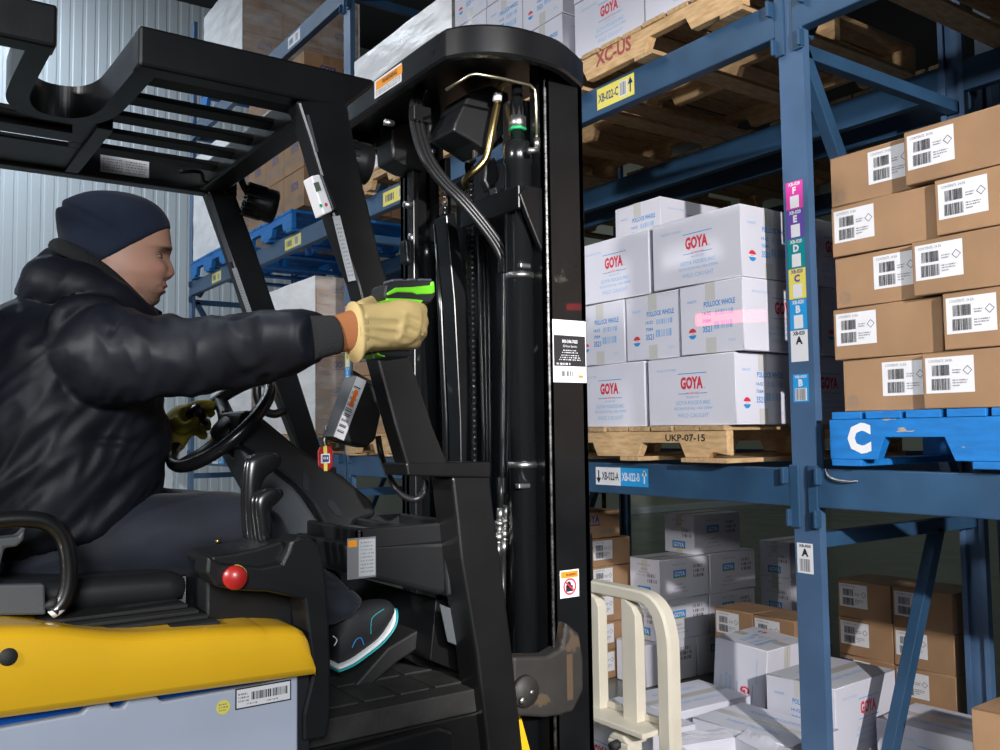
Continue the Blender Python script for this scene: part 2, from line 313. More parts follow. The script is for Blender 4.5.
# ------------------------------------------------------------------ pallet racks
YF = 2.71; RX = (1.64, -2.008, -5.66, -9.31); LEV = ((1.150, 1.283), (2.847, 2.982), (4.450, 4.585))
def fr_front(x, z, y): return frame((x, y, z), (1, 0, 0), (0, 0, 1))
def rack(y0, label, depth=1.13, labels=False, xs=RX, levs=LEV):
    root = thing('pallet_rack', ((xs[0]+xs[-1])/2, y0+depth/2, 0), label, 'pallet rack')
    for x in xs:
        m = MB()
        for yy, s in ((y0, 1), (y0+depth, -1)):
            ya, yb = sorted((yy, yy+s*0.012))
            m.box(x-0.052, x+0.052, ya, yb, 0, 5.7, 'rack_post')
            for e in (-1, 1):
                m.box(min(x+e*0.052, x+e*0.042), max(x+e*0.052, x+e*0.042), min(yy+s*0.012, yy+s*0.036), max(yy+s*0.012, yy+s*0.036), 0, 5.7, 'rack_post')
                m.box(min(x+e*0.03, x+e*0.042), max(x+e*0.03, x+e*0.042), min(yy+s*0.028, yy+s*0.036), max(yy+s*0.028, yy+s*0.036), 0, 5.7, 'rack_post')
            m.box(x-0.09, x+0.09, yy-0.05 if s > 0 else yy-0.1, yy+0.1 if s > 0 else yy+0.05, 0, 0.008, 'rack_post')
            k = 0.10
            while k < 5.6:
                for e in (-0.024, 0.024): m.box(x+e-0.006, x+e+0.006, yy-s*0.0006-0.0003, yy-s*0.0006+0.0003, k, k+0.03, 'dark_gap') if yy > y0 else None
                k += 0.08
        up = m.build('upright_frame', root, bevel=0.003)
        a, c = y0+0.03, y0+depth-0.03
        for (ya, za, yb, zb) in ((a, 2.79, c, 2.79), (a, 1.03, c, 1.03), (a, 0.12, c, 0.12), (a, 4.5, c, 4.5), (a+0.03, 2.79, c-0.05, 1.06), (c-0.27, 1.02, a+0.375, 0.13), (a+0.05, 2.85, c-0.05, 4.45), (a+0.05, 5.5, c-0.05, 4.55)):
            m = MB(); m.bar((x, ya, za), (x, yb, zb), 0.045, 0.052, 'rack_blue', up=(1, 0, 0) if abs(yb-ya) < 0.01 else (0, 0, 1))
            m.build('brace', up, bevel=0.003)
        if labels and x in (-2.008, -5.66):
            cols = (('F', 'sticker_pink', 'label_white', 180), ('E', 'sticker_purple', 'label_white', 208.5), ('D', 'sticker_teal', 'label_white', 238), ('C', 'sticker_yellow', 'sticker_purple', 268), ('B', 'sticker_blue', 'label_white', 299), ('A', 'label_white', 'ink_black', 330), (None, None, None, 362))
            zs = [px(798, q[3], Y=YF).z for q in cols]
            for i in range(6):
                L_, bg, fg, _ = cols[i]; z1, z0 = zs[i]-0.001, zs[i+1]+0.001; h = z1-z0
                f = fr_front(x-0.004, (z0+z1)/2, y0-0.001); m = MB(); m.decal(f, -0.036, 0.036, -h/2, h/2, bg)
                m.text(f, 'XB-020' if x > -3 else 'XB-022', 0, h*0.34, h*0.13, fg, 0.03, w=0.05); m.text(f, L_, 0, h*0.05, h*0.25, fg, 0.05)
                m.decal(f, -0.019, 0.019, -h*0.46, -h*0.02, 'label_white', 0.0005)
                m.build('level_sticker', up, label=f"{ {'sticker_pink':'pink','sticker_purple':'purple','sticker_teal':'teal','sticker_yellow':'yellow','sticker_blue':'light blue','label_white':'white'}[bg]} sticker with the letter {L_}")
            for L_, bg, fg, ya, yb in (('B', 'sticker_blue', 'label_white', 374, 402), ('A', 'label_white', 'ink_black', 543, 573)):
                z1, z0 = px(803, ya, Y=YF).z, px(803, yb, Y=YF).z; h = z1-z0
                f = fr_front(x+(-0.004 if L_ == 'B' else -0.01), (z0+z1)/2, y0-0.001); m = MB(); m.decal(f, -0.033, 0.033, -h/2, h/2, bg)
                m.text(f, 'XB-020' if x > -3 else 'XB-022', 0, h*0.36, h*0.1, fg, 0.03, w=0.05); m.text(f, L_, 0, h*0.06, h*0.26, fg, 0.05)
                m.decal(f, -0.025, 0.025, -h*0.45, 0, 'label_white', 0.0005); m.barcode(f, -0.022, 0.022, -h*0.43, -h*0.02, 'ink_grey', 15, 3, lift=0.001)
                m.build('barcode_sticker', up, label=f"{'light blue' if L_=='B' else 'white'} sticker with the letter {L_} and a barcode")
    for k in range(len(xs)-1):
        xb, xa = xs[k], xs[k+1]
        for z0, z1 in levs:
            for yy, s in ((y0, -1), (y0+depth, 1)):
                m = MB(); ya, yb = (yy-0.012, yy+0.04) if s < 0 else (yy-0.04, yy+0.012)
                m.box(xa+0.053, xb-0.053, ya, yb, z0, z1, 'rack_blue')
                yo = yy-0.014 if s < 0 else yy+0.014
                for xe, e in ((xa, 1), (xb, -1)):
                    m.box(min(xe+e*0.018, xe+e*0.058), max(xe+e*0.018, xe+e*0.058), min(yo, yy), max(yo, yy), z0-0.075, z1+0.012, 'rack_blue')
                    m.box(min(xe+e*0.062, xe+e*0.076), max(xe+e*0.062, xe+e*0.076), min(yo+s*0.026, yy), max(yo+s*0.026, yy), z1-0.055, z1+0.004, 'rack_blue')
                    m.box(min(xe+e*0.050, xe+e*0.062), max(xe+e*0.050, xe+e*0.062), min(yo+s*0.02, yy), max(yo+s*0.02, yy), z0-0.07, z0-0.01, 'rack_blue')
                bm = m.build('beam', root, bevel=0.004)
                if labels and k == 0 and z0 < 2 and s < 0:
                    m = MB(); m.tube([px(826, 469, Y=yy-0.012), px(829, 476, Y=yy-0.018), px(836, 480, Y=yy-0.024), px(847, 481.5, Y=yy-0.026), px(858, 481, Y=yy-0.018)], [0.004, 0.007, 0.006, 0.005, 0.002], 'steel_edge', 8, sub=4); m.build('bent_lip', bm, label='bare bent metal where the beam edge is torn')
                if labels and s < 0:
                    yl = ya-0.0012
                    if k == 1 and z0 < 2:
                        a = px(596, 484, Y=yl); c = px(648.5, 486, Y=yl); f = fr_front(a.x, (z0+z1)/2+0.008, yl); w = c.x-a.x; h = 0.078
                        m = MB(); m.decal(f, 0, w*0.49, -h/2, h/2, 'label_white'); m.decal(f, w*0.49, w, -h/2, h/2, 'sticker_blue')
                        m.text(f, 'XB-022-A', w*0.29, -h*0.22, h*0.46, 'ink_black', 0.02, w=w*0.33); m.text(f, 'XB-022-B', w*0.68, -h*0.22, h*0.46, 'label_white', 0.02, w=w*0.33)
                        for xx, cc, dn in ((w*0.06, 'ink_black', 1), (w*0.93, 'label_white', 0)):
                            sg = -1 if dn else 1
                            m.decal(f, xx-0.004, xx+0.004, -h*0.32, h*0.32, cc, 0.0007)
                            o_, r_, u_, n_ = f; m.add([o_+r_*(xx-0.016)+u_*(sg*h*0.1)+n_*0.0007, o_+r_*(xx+0.016)+u_*(sg*h*0.1)+n_*0.0007, o_+r_*xx+u_*(sg*h*0.42)+n_*0.0007], [(0, 1, 2)], cc)
                        m.build('beam_sticker', bm, label='white and light blue location sticker with arrows')
                    elif k == 1 and z0 < 3:
                        a = px(597, 96, Y=yl); c = px(634.5, 96, Y=yl); f = fr_front(a.x, (z0+z1)/2+0.006, yl); w = c.x-a.x; h = 0.096
                        m = MB(); m.decal(f, 0, w, -h/2, h/2, 'sticker_yellow'); m.text(f, 'XB-022-C', w*0.31, -h*0.2, h*0.42, 'ink_navy', 0.02, w=w*0.54)
                        m.decal(f, w*0.61, w*0.82, -h*0.36, h*0.36, 'label_white', 0.0006); m.barcode(f, w*0.63, w*0.80, -h*0.3, h*0.3, 'ink_grey', 14, 5, lift=0.001)
                        m.decal(f, w*0.90-0.004, w*0.90+0.004, -h*0.32, h*0.25, 'ink_navy', 0.0007)
                        o_, r_, u_, n_ = f; m.add([o_+r_*(w*0.9-0.016)+u_*(h*0.08)+n_*0.0007, o_+r_*(w*0.9+0.016)+u_*(h*0.08)+n_*0.0007, o_+r_*(w*0.9)+u_*(h*0.4)+n_*0.0007], [(0, 1, 2)], 'ink_navy')
                        m.build('beam_sticker', bm, label='yellow location sticker with a barcode and an arrow')
                    for (kk, lz, xa_, xb_, yy_, c1, c2) in ((1, 1, 383, 409, 195, 'sticker_yellow', None), (2, 1, 285, 301, 247, 'sticker_yellow', None), (2, 1, 212, 221, 279, 'sticker_yellow', None), (2, 2, 288, 300, 33, 'label_white', None), (1, 0, 396, 410, 468, 'label_white', 'sticker_blue'), (2, 0, 212, 224, 458, 'label_white', 'sticker_blue')):
                        if kk == k and abs(LEV[lz][0]-z0) < 0.1:
                            a = px(xa_, yy_, Y=yl); c = px(xb_, yy_, Y=yl); f = fr_front(a.x, (z0+z1)/2, yl); w = c.x-a.x; h = 0.09; m = MB()
                            m.decal(f, 0, w if not c2 else w*0.5, -h/2, h/2, c1)
                            if c2: m.decal(f, w*0.5, w, -h/2, h/2, c2)
                            m.barcode(f, w*0.1, w*0.45, -h*0.25, h*0.25, 'ink_navy', 9, 4); m.decal(f, w*0.62, w*0.85, -h*0.36, h*0.36, 'label_white', 0.0006); m.barcode(f, w*0.64, w*0.83, -h*0.3, h*0.3, 'ink_grey', 9, 6, lift=0.001)
                            m.build('beam_sticker', bm)
    return root
rack(YF, 'blue steel pallet rack lining the aisle, stickered uprights, in front of the other rack', labels=True)
rack(4.12, 'dark blue steel pallet rack standing back to back behind the aisle rack', xs=(1.64, -2.008, -5.66, -9.31), levs=LEV[:2])
# ------------------------------------------------------------------ pallets
def register(o, kids): KIDS[o.name] = kids
def make_pallet(label, w=1.06, d=1.16, wood='wood', woody='wood_y', stamp=None, group=None, lead=0.0, broken=False, notch=None):
    t = thing('pallet', (0, 0, 0), label, 'pallet', group); kids = []
    H = 0.142; NB = 0.075
    for j, yy in enumerate((-d/2+0.02, 0, d/2-0.02)):
        m = MB(); pts = [(-w/2, 0.018)]
        for x0, x1 in (notch or ((-w*0.34, -w*0.10), (w*0.10, w*0.34))): pts += [(x0, 0.018), (x0+0.03, NB), (x1-0.03, NB), (x1, 0.018)]
        if broken and j == 0: pts += [(w/2-0.10, 0.018), (w/2-0.07, 0.04), (w/2, 0.03)]
        else: pts += [(w/2, 0.018)]
        pts += [(w/2, H-0.020), (-w/2, H-0.020)]
        m.prism([(x, yy-0.019, z) for x, z in pts], (0, 0.038, 0), wood)
        if stamp and j == 0:
            f = frame((0, yy-0.0195, 0.078), (1, 0, 0), (0, 0, 1))
            for s_ in stamp: m.text(f, s_[0], s_[1], s_[2], s_[3], s_[4], s_[5], w=s_[6])
        kids.append(m.build('stringer', t, bevel=0.002))
    n = 8; xw = w/n; rn = random.Random(sum(map(ord, label)) % 99)
    for i in range(n):
        m = MB(); c = -w/2+xw*(i+0.5); hw = xw*(0.40+0.07*rn.random()); e = 0.008*rn.random()
        m.box(c-hw, c+hw, -d/2-e, d/2+e, H-0.0195, H, woody if wood != 'wood_blue' else wood); kids.append(m.build('top_board', t, bevel=0.002))
    for i, c in enumerate((-w/2+0.06, -w*0.0, w/2-0.06)):
        m = MB(); ex = lead if i == 2 else 0
        m.box(c-0.055-ex, c+0.055+ex*0.2, -d/2-(0.02 if ex else 0), d/2, 0.0, 0.0175, woody if wood != 'wood_blue' else wood); kids.append(m.build('bottom_board', t, bevel=0.002))
    register(t, kids); return t
GP = 'wooden pallets loaded on the rack'
P_plain = make_pallet('bare wood pallet under the wrapped load on the upper middle shelf', group=GP)
def put(o, x, y, z, rz=0, label=None, first=False, group=None):
    c = o if first else copy_tree(o)
    c.location = (x, y, z); c.rotation_euler = (0, 0, rz)
    if label: c['label'] = label
    if group: c['group'] = group
    return c
TOP = [l[1] for l in LEV]
put(P_plain, -4.85, 3.235, TOP[1]+0.002, first=True)
put(P_plain, -5.05, 3.235, TOP[0]+0.002, label='bare wood pallet beneath brown cartons behind the forklift pillar, lower shelf')
put(P_plain, -3.97, 3.235, TOP[0]+0.002, label='bare wood pallet on the lower shelf hidden mostly behind the lift mast')
put(P_plain, -3.78, 3.235, TOP[1]+0.002, label='bare wood pallet on the upper shelf behind the top of the lift mast')
put(P_plain, -6.68, 3.235, TOP[0]+0.002, label='bare wood pallet under the tall white wrapped load on the far lower shelf')
put(P_plain, -7.98, 3.235, TOP[0]+0.002, label='bare wood pallet under the low wrapped load on the far lower shelf')
put(P_plain, -1.30, 3.235, TOP[1]+0.002, label='dark underside pallet on the upper right shelf next to the near upright')
put(P_plain, -0.15, 3.235, TOP[1]+0.002, label='dark underside pallet at the right end of the upper right shelf')
for i, x in enumerate((-5.0, -3.84, -2.68, -1.36, -0.2)):
    put(P_plain, x, 4.69, TOP[1]+0.002, label='pallet on the rear rack, %s from the left, seen from below in the dark' % ('first', 'second', 'third', 'fourth', 'fifth')[i])
P_ukp = make_pallet('raw wood pallet stamped with black letters under the white cartons, split end', stamp=[('UKP-07-15', 0.32, 0.003, 0.028, 'ink_black', 0.02, 0.21)], group=GP, lead=0.10, broken=True, notch=((-0.42, -0.20), (0.05, 0.32)))
P_ukp.location = (-2.83, 3.225, TOP[0]+0.034-0.0)
P_ukp.location.z = TOP[0]+0.014
P_nc = make_pallet('raw wood pallet stamped with dark red letters above the near beam', stamp=[('XC-US', -0.185, -0.020, 0.066, 'ink_maroon', 0.03, 0.23)], group=GP, notch=((-0.50, -0.36), (0.01, 0.27)))
P_nc.location = (-2.69, 3.225, TOP[1]+0.002)
P_blue = make_pallet('chipped blue pallet with a white brushed letter under the brown cartons', wood='wood_blue', stamp=[('C', -0.42, -0.045, 0.080, 'label_paper', 0.06, 0.085)], group='blue pallets')
P_blue.scale = (1, 1, 1.25); P_blue.location = (-1.335, 3.235, TOP[0]+0.014)
P_far = make_pallet('blue pallet under the left brown load on the far shelf', wood='wood_blue', group='blue pallets')
put(P_far, -8.58, 3.235, TOP[1]+0.002, first=True); P_far.scale = (1, 1, 1.2)
put(P_far, -7.05, 3.235, TOP[1]+0.002, label='blue pallet under the right brown load on the far shelf')
put(P_far, -8.3, 3.235, TOP[2]+0.002, label='blue pallet on the topmost far shelf, seen between the roof slats')



# ------------------------------------------------------------------ cartons
def box_faces(L, Wd, H):
    return {'f': frame((0, -Wd/2, H/2), (1, 0, 0), (0, 0, 1)), 'b': frame((0, Wd/2, H/2), (-1, 0, 0), (0, 0, 1)),
            'r': frame((L/2, 0, H/2), (0, 1, 0), (0, 0, 1)), 'l': frame((-L/2, 0, H/2), (0, -1, 0), (0, 0, 1)), 't': frame((0, 0, H), (1, 0, 0), (0, 1, 0))}
def carton_shell(m, L, Wd, H, mt, tape, seed, open_flap=False):
    rn = random.Random(seed); n = 6
    j = lambda: rn.uniform(-0.0015, 0.0015)
    # body with slightly bowed panels (a 6x6 grid per side)
    def panel(o, r, u, w, h, bow):
        o = Vector(o); r = Vector(r); u = Vector(u); nn = r.cross(u); V = []
        for b_ in range(n+1):
            for a_ in range(n+1):
                s_, t_ = a_/n, b_/n; V.append(o + r*(w*(s_-0.5)) + u*(h*(t_-0.5)) + nn*(bow*math.sin(math.pi*s_)*math.sin(math.pi*t_)))
        m.add(V, [(b_*(n+1)+a_, b_*(n+1)+a_+1, (b_+1)*(n+1)+a_+1, (b_+1)*(n+1)+a_) for b_ in range(n) for a_ in range(n)], mt, False)
    e = 0.0022
    m.box(-L/2+0.004, L/2-0.004, -Wd/2+0.004, Wd/2-0.004, 0.002, H-0.003, mt)
    panel((0, -Wd/2, H/2), (1, 0, 0), (0, 0, 1), L-2*e, H-2*e, 0.0); panel((0, Wd/2, H/2), (-1, 0, 0), (0, 0, 1), L-2*e, H-2*e, 0.0)
    panel((L/2, 0, H/2), (0, 1, 0), (0, 0, 1), Wd-2*e, H-2*e, 0.0); panel((-L/2, 0, H/2), (0, -1, 0), (0, 0, 1), Wd-2*e, H-2*e, 0.0)
    # rounded corners and edges
    for sx in (-1, 1):
        for sy in (-1, 1): m.tube([(sx*(L/2-0.0035), sy*(Wd/2-0.0035), 0.003), (sx*(L/2-0.0035), sy*(Wd/2-0.0035), H-0.003)], 0.0037, mt, 8)
    for z in (0.0036, H-0.0036):
        for sy in (-1, 1): m.tube([(-L/2+0.003, sy*(Wd/2-0.0036), z), (L/2-0.003, sy*(Wd/2-0.0036), z)], 0.0038, mt, 8)
        for sx in (-1, 1): m.tube([(sx*(L/2-0.0036), -Wd/2+0.003, z), (sx*(L/2-0.0036), Wd/2-0.003, z)], 0.0038, mt, 8)
    for sy in (-1, 1):
        a, c = (0.0012, Wd/2-0.004) if sy > 0 else (-Wd/2+0.004, -0.0012)
        m.box(-L/2+0.003, L/2-0.003, a, c, H-0.004, H, mt)
    m.decal(frame((0, 0, H), (1, 0, 0), (0, 1, 0)), -L/2+0.004, L/2-0.004, -0.0014, 0.0014, 'carton_edge', 0.0004)
    if tape:
        m.decal(frame((0, 0, H), (1, 0, 0), (0, 1, 0)), -L/2, L/2, -0.025, 0.025, tape, 0.0002)
        for s_ in ('r', 'l'):
            f = box_faces(L, Wd, H)[s_]; m.decal(f, -0.025, 0.025, H/2-0.07, H/2, tape, 0.0003); m.decal(f, -0.025, 0.025, -H/2, -H/2+0.06, tape, 0.0003)
def goya_face(m, f, W_, H):
    m.text(f, 'PRODUCT OF PERU', -W_*0.27, H*0.30, 0.0085, 'ink_lightblue', 0.0)
    cx, s_ = W_*0.03, 0.075
    m.decal(f, cx-s_, cx+s_, H*0.245, H*0.255, 'ink_blue', 0.0006); m.decal(f, cx-s_, cx-s_*0.35, -H*0.045, -H*0.036, 'ink_blue', 0.0006); m.decal(f, cx+s_*0.35, cx+s_, -H*0.045, -H*0.036, 'ink_blue', 0.0006)
    m.text(f, 'GOYA', cx-0.004, H*0.02, 0.050, 'ink_red', 0.045, w=0.116); m.text(f, 'r', cx+0.063, H*0.02, 0.006, 'ink_red', 0.02)
    m.text(f, 'FOODS INC', cx, -H*0.05, 0.008, 'ink_red', 0.0)
    m.text(f, 'PACKED FOR', cx, -H*0.105, 0.008, 'ink_lightblue', 0.0)
    m.text(f, 'GOYA FOODS INC', cx, -H*0.20, 0.0155, 'ink_lightblue', 0.01); m.text(f, 'SECAUCUS N.J. USA 07094', cx, -H*0.285, 0.0135, 'ink_lightblue', 0.01, w=0.20); m.text(f, 'WILD CAUGHT', cx, -H*0.385, 0.0165, 'ink_lightblue', 0.0)
def code_face(m, f, W_, H):
    x = -W_*0.12
    m.text(f, '24/4# NET', -W_*0.30, H*0.24, 0.011, 'ink_lightblue', 0.01, w=0.05)
    m.text(f, 'POLLOCK WHOLE', x+W_*0.26, H*0.155, 0.022, 'ink_blue', 0.02, w=0.155)
    m.text(f, '14-02', x+0.018, H*0.04, 0.014, 'ink_blue', 0.01, w=0.042); m.text(f, '7084', x+0.018, -H*0.065, 0.014, 'ink_blue', 0.01, w=0.042); m.text(f, '3521', x+0.02, -H*0.20, 0.024, 'ink_blue', 0.02, w=0.046)
    m.barcode(f, x+0.06, x+0.15, H*0.02, H*0.10, 'ink_lightblue', 9, 2); m.barcode(f, x+0.055, x+0.145, -H*0.17, -H*0.06, 'ink_lightblue', 9, 7)
    cx, cy, r = -W_*0.30, -H*0.20, 0.021
    m.disc(f, cx, cy, r, 'ink_red', a0=0.12, a1=math.pi-0.12); m.disc(f, cx, cy, r, 'ink_blue', a0=math.pi+0.12, a1=2*math.pi-0.12)
    m.decal(f, cx-r, cx+r, cy-0.0055, cy+0.0045, 'label_white', 0.0009); m.text(f, 'BRAND', cx, cy-0.003, 0.005, 'ink_red', 0.0, lift=0.0012)
    m.text(f, 'U.S.A.', W_*0.33, -H*0.36, 0.010, 'ink_lightblue', 0.0)
def make_white(L, Wd, H, seed):
    m = MB(); carton_shell(m, L, Wd, H, 'cardboard_white', 'packing_tape', seed); F_ = box_faces(L, Wd, H)
    for k in 'fb': goya_face(m, F_[k], L, H)
    for k in 'rl': code_face(m, F_[k], Wd, H)
    for s_ in (-1, 1): m.text(F_['t'], 'KEEP FROZEN', 0, s_*0.075-0.01, 0.022, 'ink_lightblue', 0.01, w=0.24)
    return m.mesh('white_carton')
def ship_label(f, x, y, w, h, seed):
    m = MB(); o, r, u, n = f; f2 = (o+r*x+u*y, r, u, n)
    m.decal(f2, -w/2, w/2, -h/2, h/2, 'label_paper', 0.0006)
    m.text(f2, 'CONTENTS  24 EA', -w*0.18, h*0.36, h*0.075, 'ink_grey', 0.0, lift=0.0012, w=w*0.5)
    m.barcode(f2, -w*0.36, w*0.0, -h*0.02, h*0.28, 'ink_black', 26, seed, 0.0012); m.barcode(f2, -w*0.38, w*0.02, -h*0.42, -h*0.10, 'ink_black', 26, seed+1, 0.0012)
    for i, (a, b_) in enumerate(((0.06, 0.24), (0.06, 0.22), (0.06, 0.36), (0.06, 0.34), (0.06, 0.2))):
        yy = (0.12, 0.05, -0.16, -0.23, -0.31)[i]; m.barcode(f2, w*a, w*b_, h*(yy-0.018), h*(yy+0.018), 'ink_grey', 14, i+seed, 0.0012)
    s_ = h*0.13; cx, cy = w*0.37, h*0.10
    for i in range(4):
        a0, a1 = math.pi/2*i, math.pi/2*(i+1); c = f2
        P = [(cx+s_*math.cos(a0), cy+s_*math.sin(a0)), (cx+s_*math.cos(a1), cy+s_*math.sin(a1)), (cx+0.82*s_*math.cos(a1), cy+0.82*s_*math.sin(a1)), (cx+0.82*s_*math.cos(a0), cy+0.82*s_*math.sin(a0))]
        m.add([f2[0]+r*a+u*b_+n*0.0012 for a, b_ in P], [(0, 1, 2, 3)], 'ink_black')
    return m
def make_brown(L, Wd, H, seed, mt='cardboard'):
    """returns body mesh and the label meshes with the faces they sit on"""
    m = MB(); carton_shell(m, L, Wd, H, mt, None, seed); F_ = box_faces(L, Wd, H)
    for k, W_ in (('r', Wd), ('l', Wd)):
        f = F_[k]; c = (-W_*0.5+0.034, -H*0.30)
        m.disc(f, c[0], c[1], 0.020, 'ink_grey', ri=0.0182); m.disc(f, c[0], c[1], 0.011, 'ink_grey', ri=0.0095, n=3, a0=math.pi/2, a1=math.pi*2.5); m.disc(f, c[0], c[1], 0.015, 'ink_grey', ri=0.0138, n=6)
    labs = []
    for k, x in (('f', -L/2+0.084), ('b', -L/2+0.084), ('r', Wd/2-0.076), ('l', Wd/2-0.076)):
        labs.append(ship_label(F_[k], x, H*0.09, 0.148, 0.108, seed).mesh('shipping_label'))
    return m.mesh('brown_carton'), labs
def make_bluelabel(L, Wd, H, seed):
    m = MB(); carton_shell(m, L, Wd, H, 'cardboard_white', 'packing_tape', seed); F_ = box_faces(L, Wd, H)
    for k, W_ in (('f', L), ('b', L), ('r', Wd), ('l', Wd)):
        f = F_[k]; c = -W_*0.10 if k in 'fb' else -W_*0.02; y = H*0.10 if k in 'fb' else -H*0.30
        m.decal(f, c-0.052, c+0.052, y-0.024, y+0.026, 'print_yellow', 0.0004); m.decal(f, c-0.052, c+0.052, y-0.018, y+0.026, 'ink_blue', 0.0007)
        m.text(f, 'GOYA', c, y-0.010, 0.028, 'label_white', 0.03, w=0.085, lift=0.0011)
        m.text(f, 'PRODUCT OF USA', c, H*0.33, 0.009, 'ink_grey'); 
        for i in range(3): m.text(f, ('PACKED BY', 'GOYA FOODS INC', 'SECAUCUS N.J. USA 07094')[i], c, -H*(0.16+0.1*i) if k in 'fb' else H*(0.22-0.08*i), 0.010, 'ink_grey', w=(0.05, 0.09, 0.13)[i])
        if k in 'fb':
            for j in range(3): m.barcode(f, W_*0.18, W_*0.40, H*(0.22-0.12*j), H*(0.30-0.12*j), 'ink_grey', 7, j+2)
        else: m.barcode(f, W_*0.1, W_*0.4, H*0.05, H*0.14, 'ink_grey', 7, 2); m.barcode(f, W_*0.1, W_*0.4, -H*0.08, H*0.01, 'ink_grey', 7, 3)
    return m.mesh('white_carton')
WL, WW, WH = 0.455, 0.315, 0.272
M_W = [make_white(WL, WW, WH, s_) for s_ in (1, 2)]
BL, BW, BH = 0.378, 0.292, 0.171
M_B = make_brown(BL, BW, BH, 5); M_BD = make_brown(0.30, 0.27, 0.158, 9, 'cardboard')
M_BE = make_brown(0.243, 0.225, 0.172, 9, 'cardboard'); M_BG = make_brown(0.278, 0.26, 0.1745, 9, 'cardboard')
CL, CW, CH = 0.40, 0.24, 0.228
M_C = make_bluelabel(CL, CW, CH, 3)
def carton(name, me, x, y, z, rot, label, group, labs=(), tilt=(0, 0), use=(0, 1, 2, 3)):
    o = bpy.data.objects.new(name, me); COL.objects.link(o); o.location = (x, y, z); o.rotation_euler = (tilt[0], tilt[1], rot); ORG[o.name] = Vector((x, y, z))
    tag(o, label, 'carton', group)
    for i in use:
        if i < len(labs):
            l = bpy.data.objects.new('shipping_label', labs[i]); COL.objects.link(l); l.parent = o
    return o
Q = math.pi/2
G1 = 'white cartons on the stamped pallet'
z0 = TOP[0]+0.014+0.143
rn = random.Random(3)
def wrow(z, items, layer, group, where):
    for i, (x, y, r) in enumerate(items):
        pos = ('rightmost', 'second from right', 'third from right', 'fourth from right')
        o = i if i < 4 else i
        nm = where(i, layer)
        carton('white_carton', M_W[(i+layer) % 2], x, y+rn.uniform(-0.004, 0.004), z, r+rn.uniform(-0.012, 0.012), nm, group)
LN = ('bottom', 'second', 'third'); ORD = ('first', 'second', 'third', 'fourth', 'fifth', 'sixth')
def wl1(i, l):
    if i < n_front: return 'white carton on stamped pallet, front row, %s layer, %s from right' % (LN[l], ORD[i])
    return 'shadowed white carton on stamped pallet, right side, %s layer, %s behind front row' % (LN[l], ORD[i-n_front])
n_front = 2; wrow(z0, [(-2.489, 2.66+WW/2, 0), (-2.975, 2.665+WW/2, 0), (-2.26-WW/2, 2.99+WL/2, Q), (-2.262-WW/2, 3.45+WL/2, Q)], 0, G1, wl1)
n_front = 3; wrow(z0+0.2745, [(-2.366, 2.655+WL/2, Q), (-2.692, 2.662+WL/2, Q), (-3.022, 2.665+WL/2, Q), (-2.215-WL/2, 3.13+WW/2, 0), (-2.225-WL/2, 3.46+WW/2, 0)], 1, G1, wl1)
n_front = 2; wrow(z0+0.549, [(-2.440, 2.652+WW/2, 0), (-2.925, 2.66+WW/2, 0), (-2.215-WW/2, 2.99+WL/2, Q), (-2.222-WW/2, 3.455+WL/2, Q)], 2, G1, wl1)
_c = px(660, 196, Z=z0+0.8235+WH)
carton('white_carton', M_W[0], _c.x-WW/2, _c.y+WL/2, z0+0.8235, Q, 'single white carton lying on top of the white stack on the stamped pallet', G1)
# upper shelf, red-stamped pallet
z0 = TOP[1]+0.002+0.143; G2 = 'white cartons on the red-stamped pallet'
for i, (x, y, r, dz, l) in enumerate(((-2.925, 2.665+WW/2, 0, 0, 'white carton above the red stamp of the upper pallet, bottom layer left'), (-2.46, 2.66+WW/2, 0, 0, 'white carton right of the red stamp on the upper pallet, bottom layer'),
      (-3.0, 2.665+WL/2, Q, 0.2745, 'white carton in the second layer on the red-stamped pallet, left end'), (-2.67, 2.665+WL/2, Q, 0.2745, 'white carton in the second layer on the red-stamped pallet, middle'), (-2.34, 2.665+WL/2, Q, 0.2745, 'white carton in the second layer on the red-stamped pallet, right end'))):
    carton('white_carton', M_W[i % 2], x, y, z0+dz, r, l, G2)
G3 = 'white cartons behind the mast head'
for lz in range(3):
    for i, x in enumerate((-3.40, -3.72, -4.04)):
        carton('white_carton', M_W[(i+lz) % 2], x+0.006*lz, 2.665+WL/2, z0+0.2745*lz, Q, 'white carton behind the mast head, %s layer, %s of three' % (('bottom', 'middle', 'top')[lz], ('right', 'middle', 'left')[i]), G3)
# brown cartons on the blue pallet
z0 = TOP[0]+0.014+0.142*1.25+0.001; G4 = 'brown cartons on the near blue pallet'
rows = ((('e', -1.828, 2.69), ('l', -1.530, 2.655)), (('l', -1.855, 2.685), ('l', -1.455, 2.65)), (('e', -1.844, 2.69), ('l', -1.545, 2.65)), (('l', -1.845, 2.68), ('l', -1.463, 2.648)), (('e', -1.849, 2.69), ('l', -1.553, 2.645)))
for k, row in enumerate(rows):
    for i, (tp, xl, y) in enumerate(row):
        w_, d_ = (BL, BW) if tp == 'l' else (BW, BL)
        carton('brown_carton', M_B[0], xl+w_/2, y+d_/2, z0+0.1735*k, 0 if tp == 'l' else -Q, 'barcoded brown carton on near blue pallet, %s row, %s' % (('bottom', 'second', 'third', 'fourth', 'top')[k], ('left beside upright', 'right')[i]), G4, M_B[1], use=(0, 2, 3, 1))
for i, x in enumerate((-1.62, -1.28, -0.94, -0.30, 0.05)):
    for lz in range(2): carton('white_carton', M_W[(i+lz) % 2], x, 2.68+WL/2, TOP[1]+0.146+0.2745*lz, Q, 'unseen light-blocking white carton on the upper right shelf, %s layer, %s from the near upright' % (LN[lz], ORD[i]), 'white cartons added to block light, upper right shelf')  # unseen cartons, added to keep lamp light off the rack behind
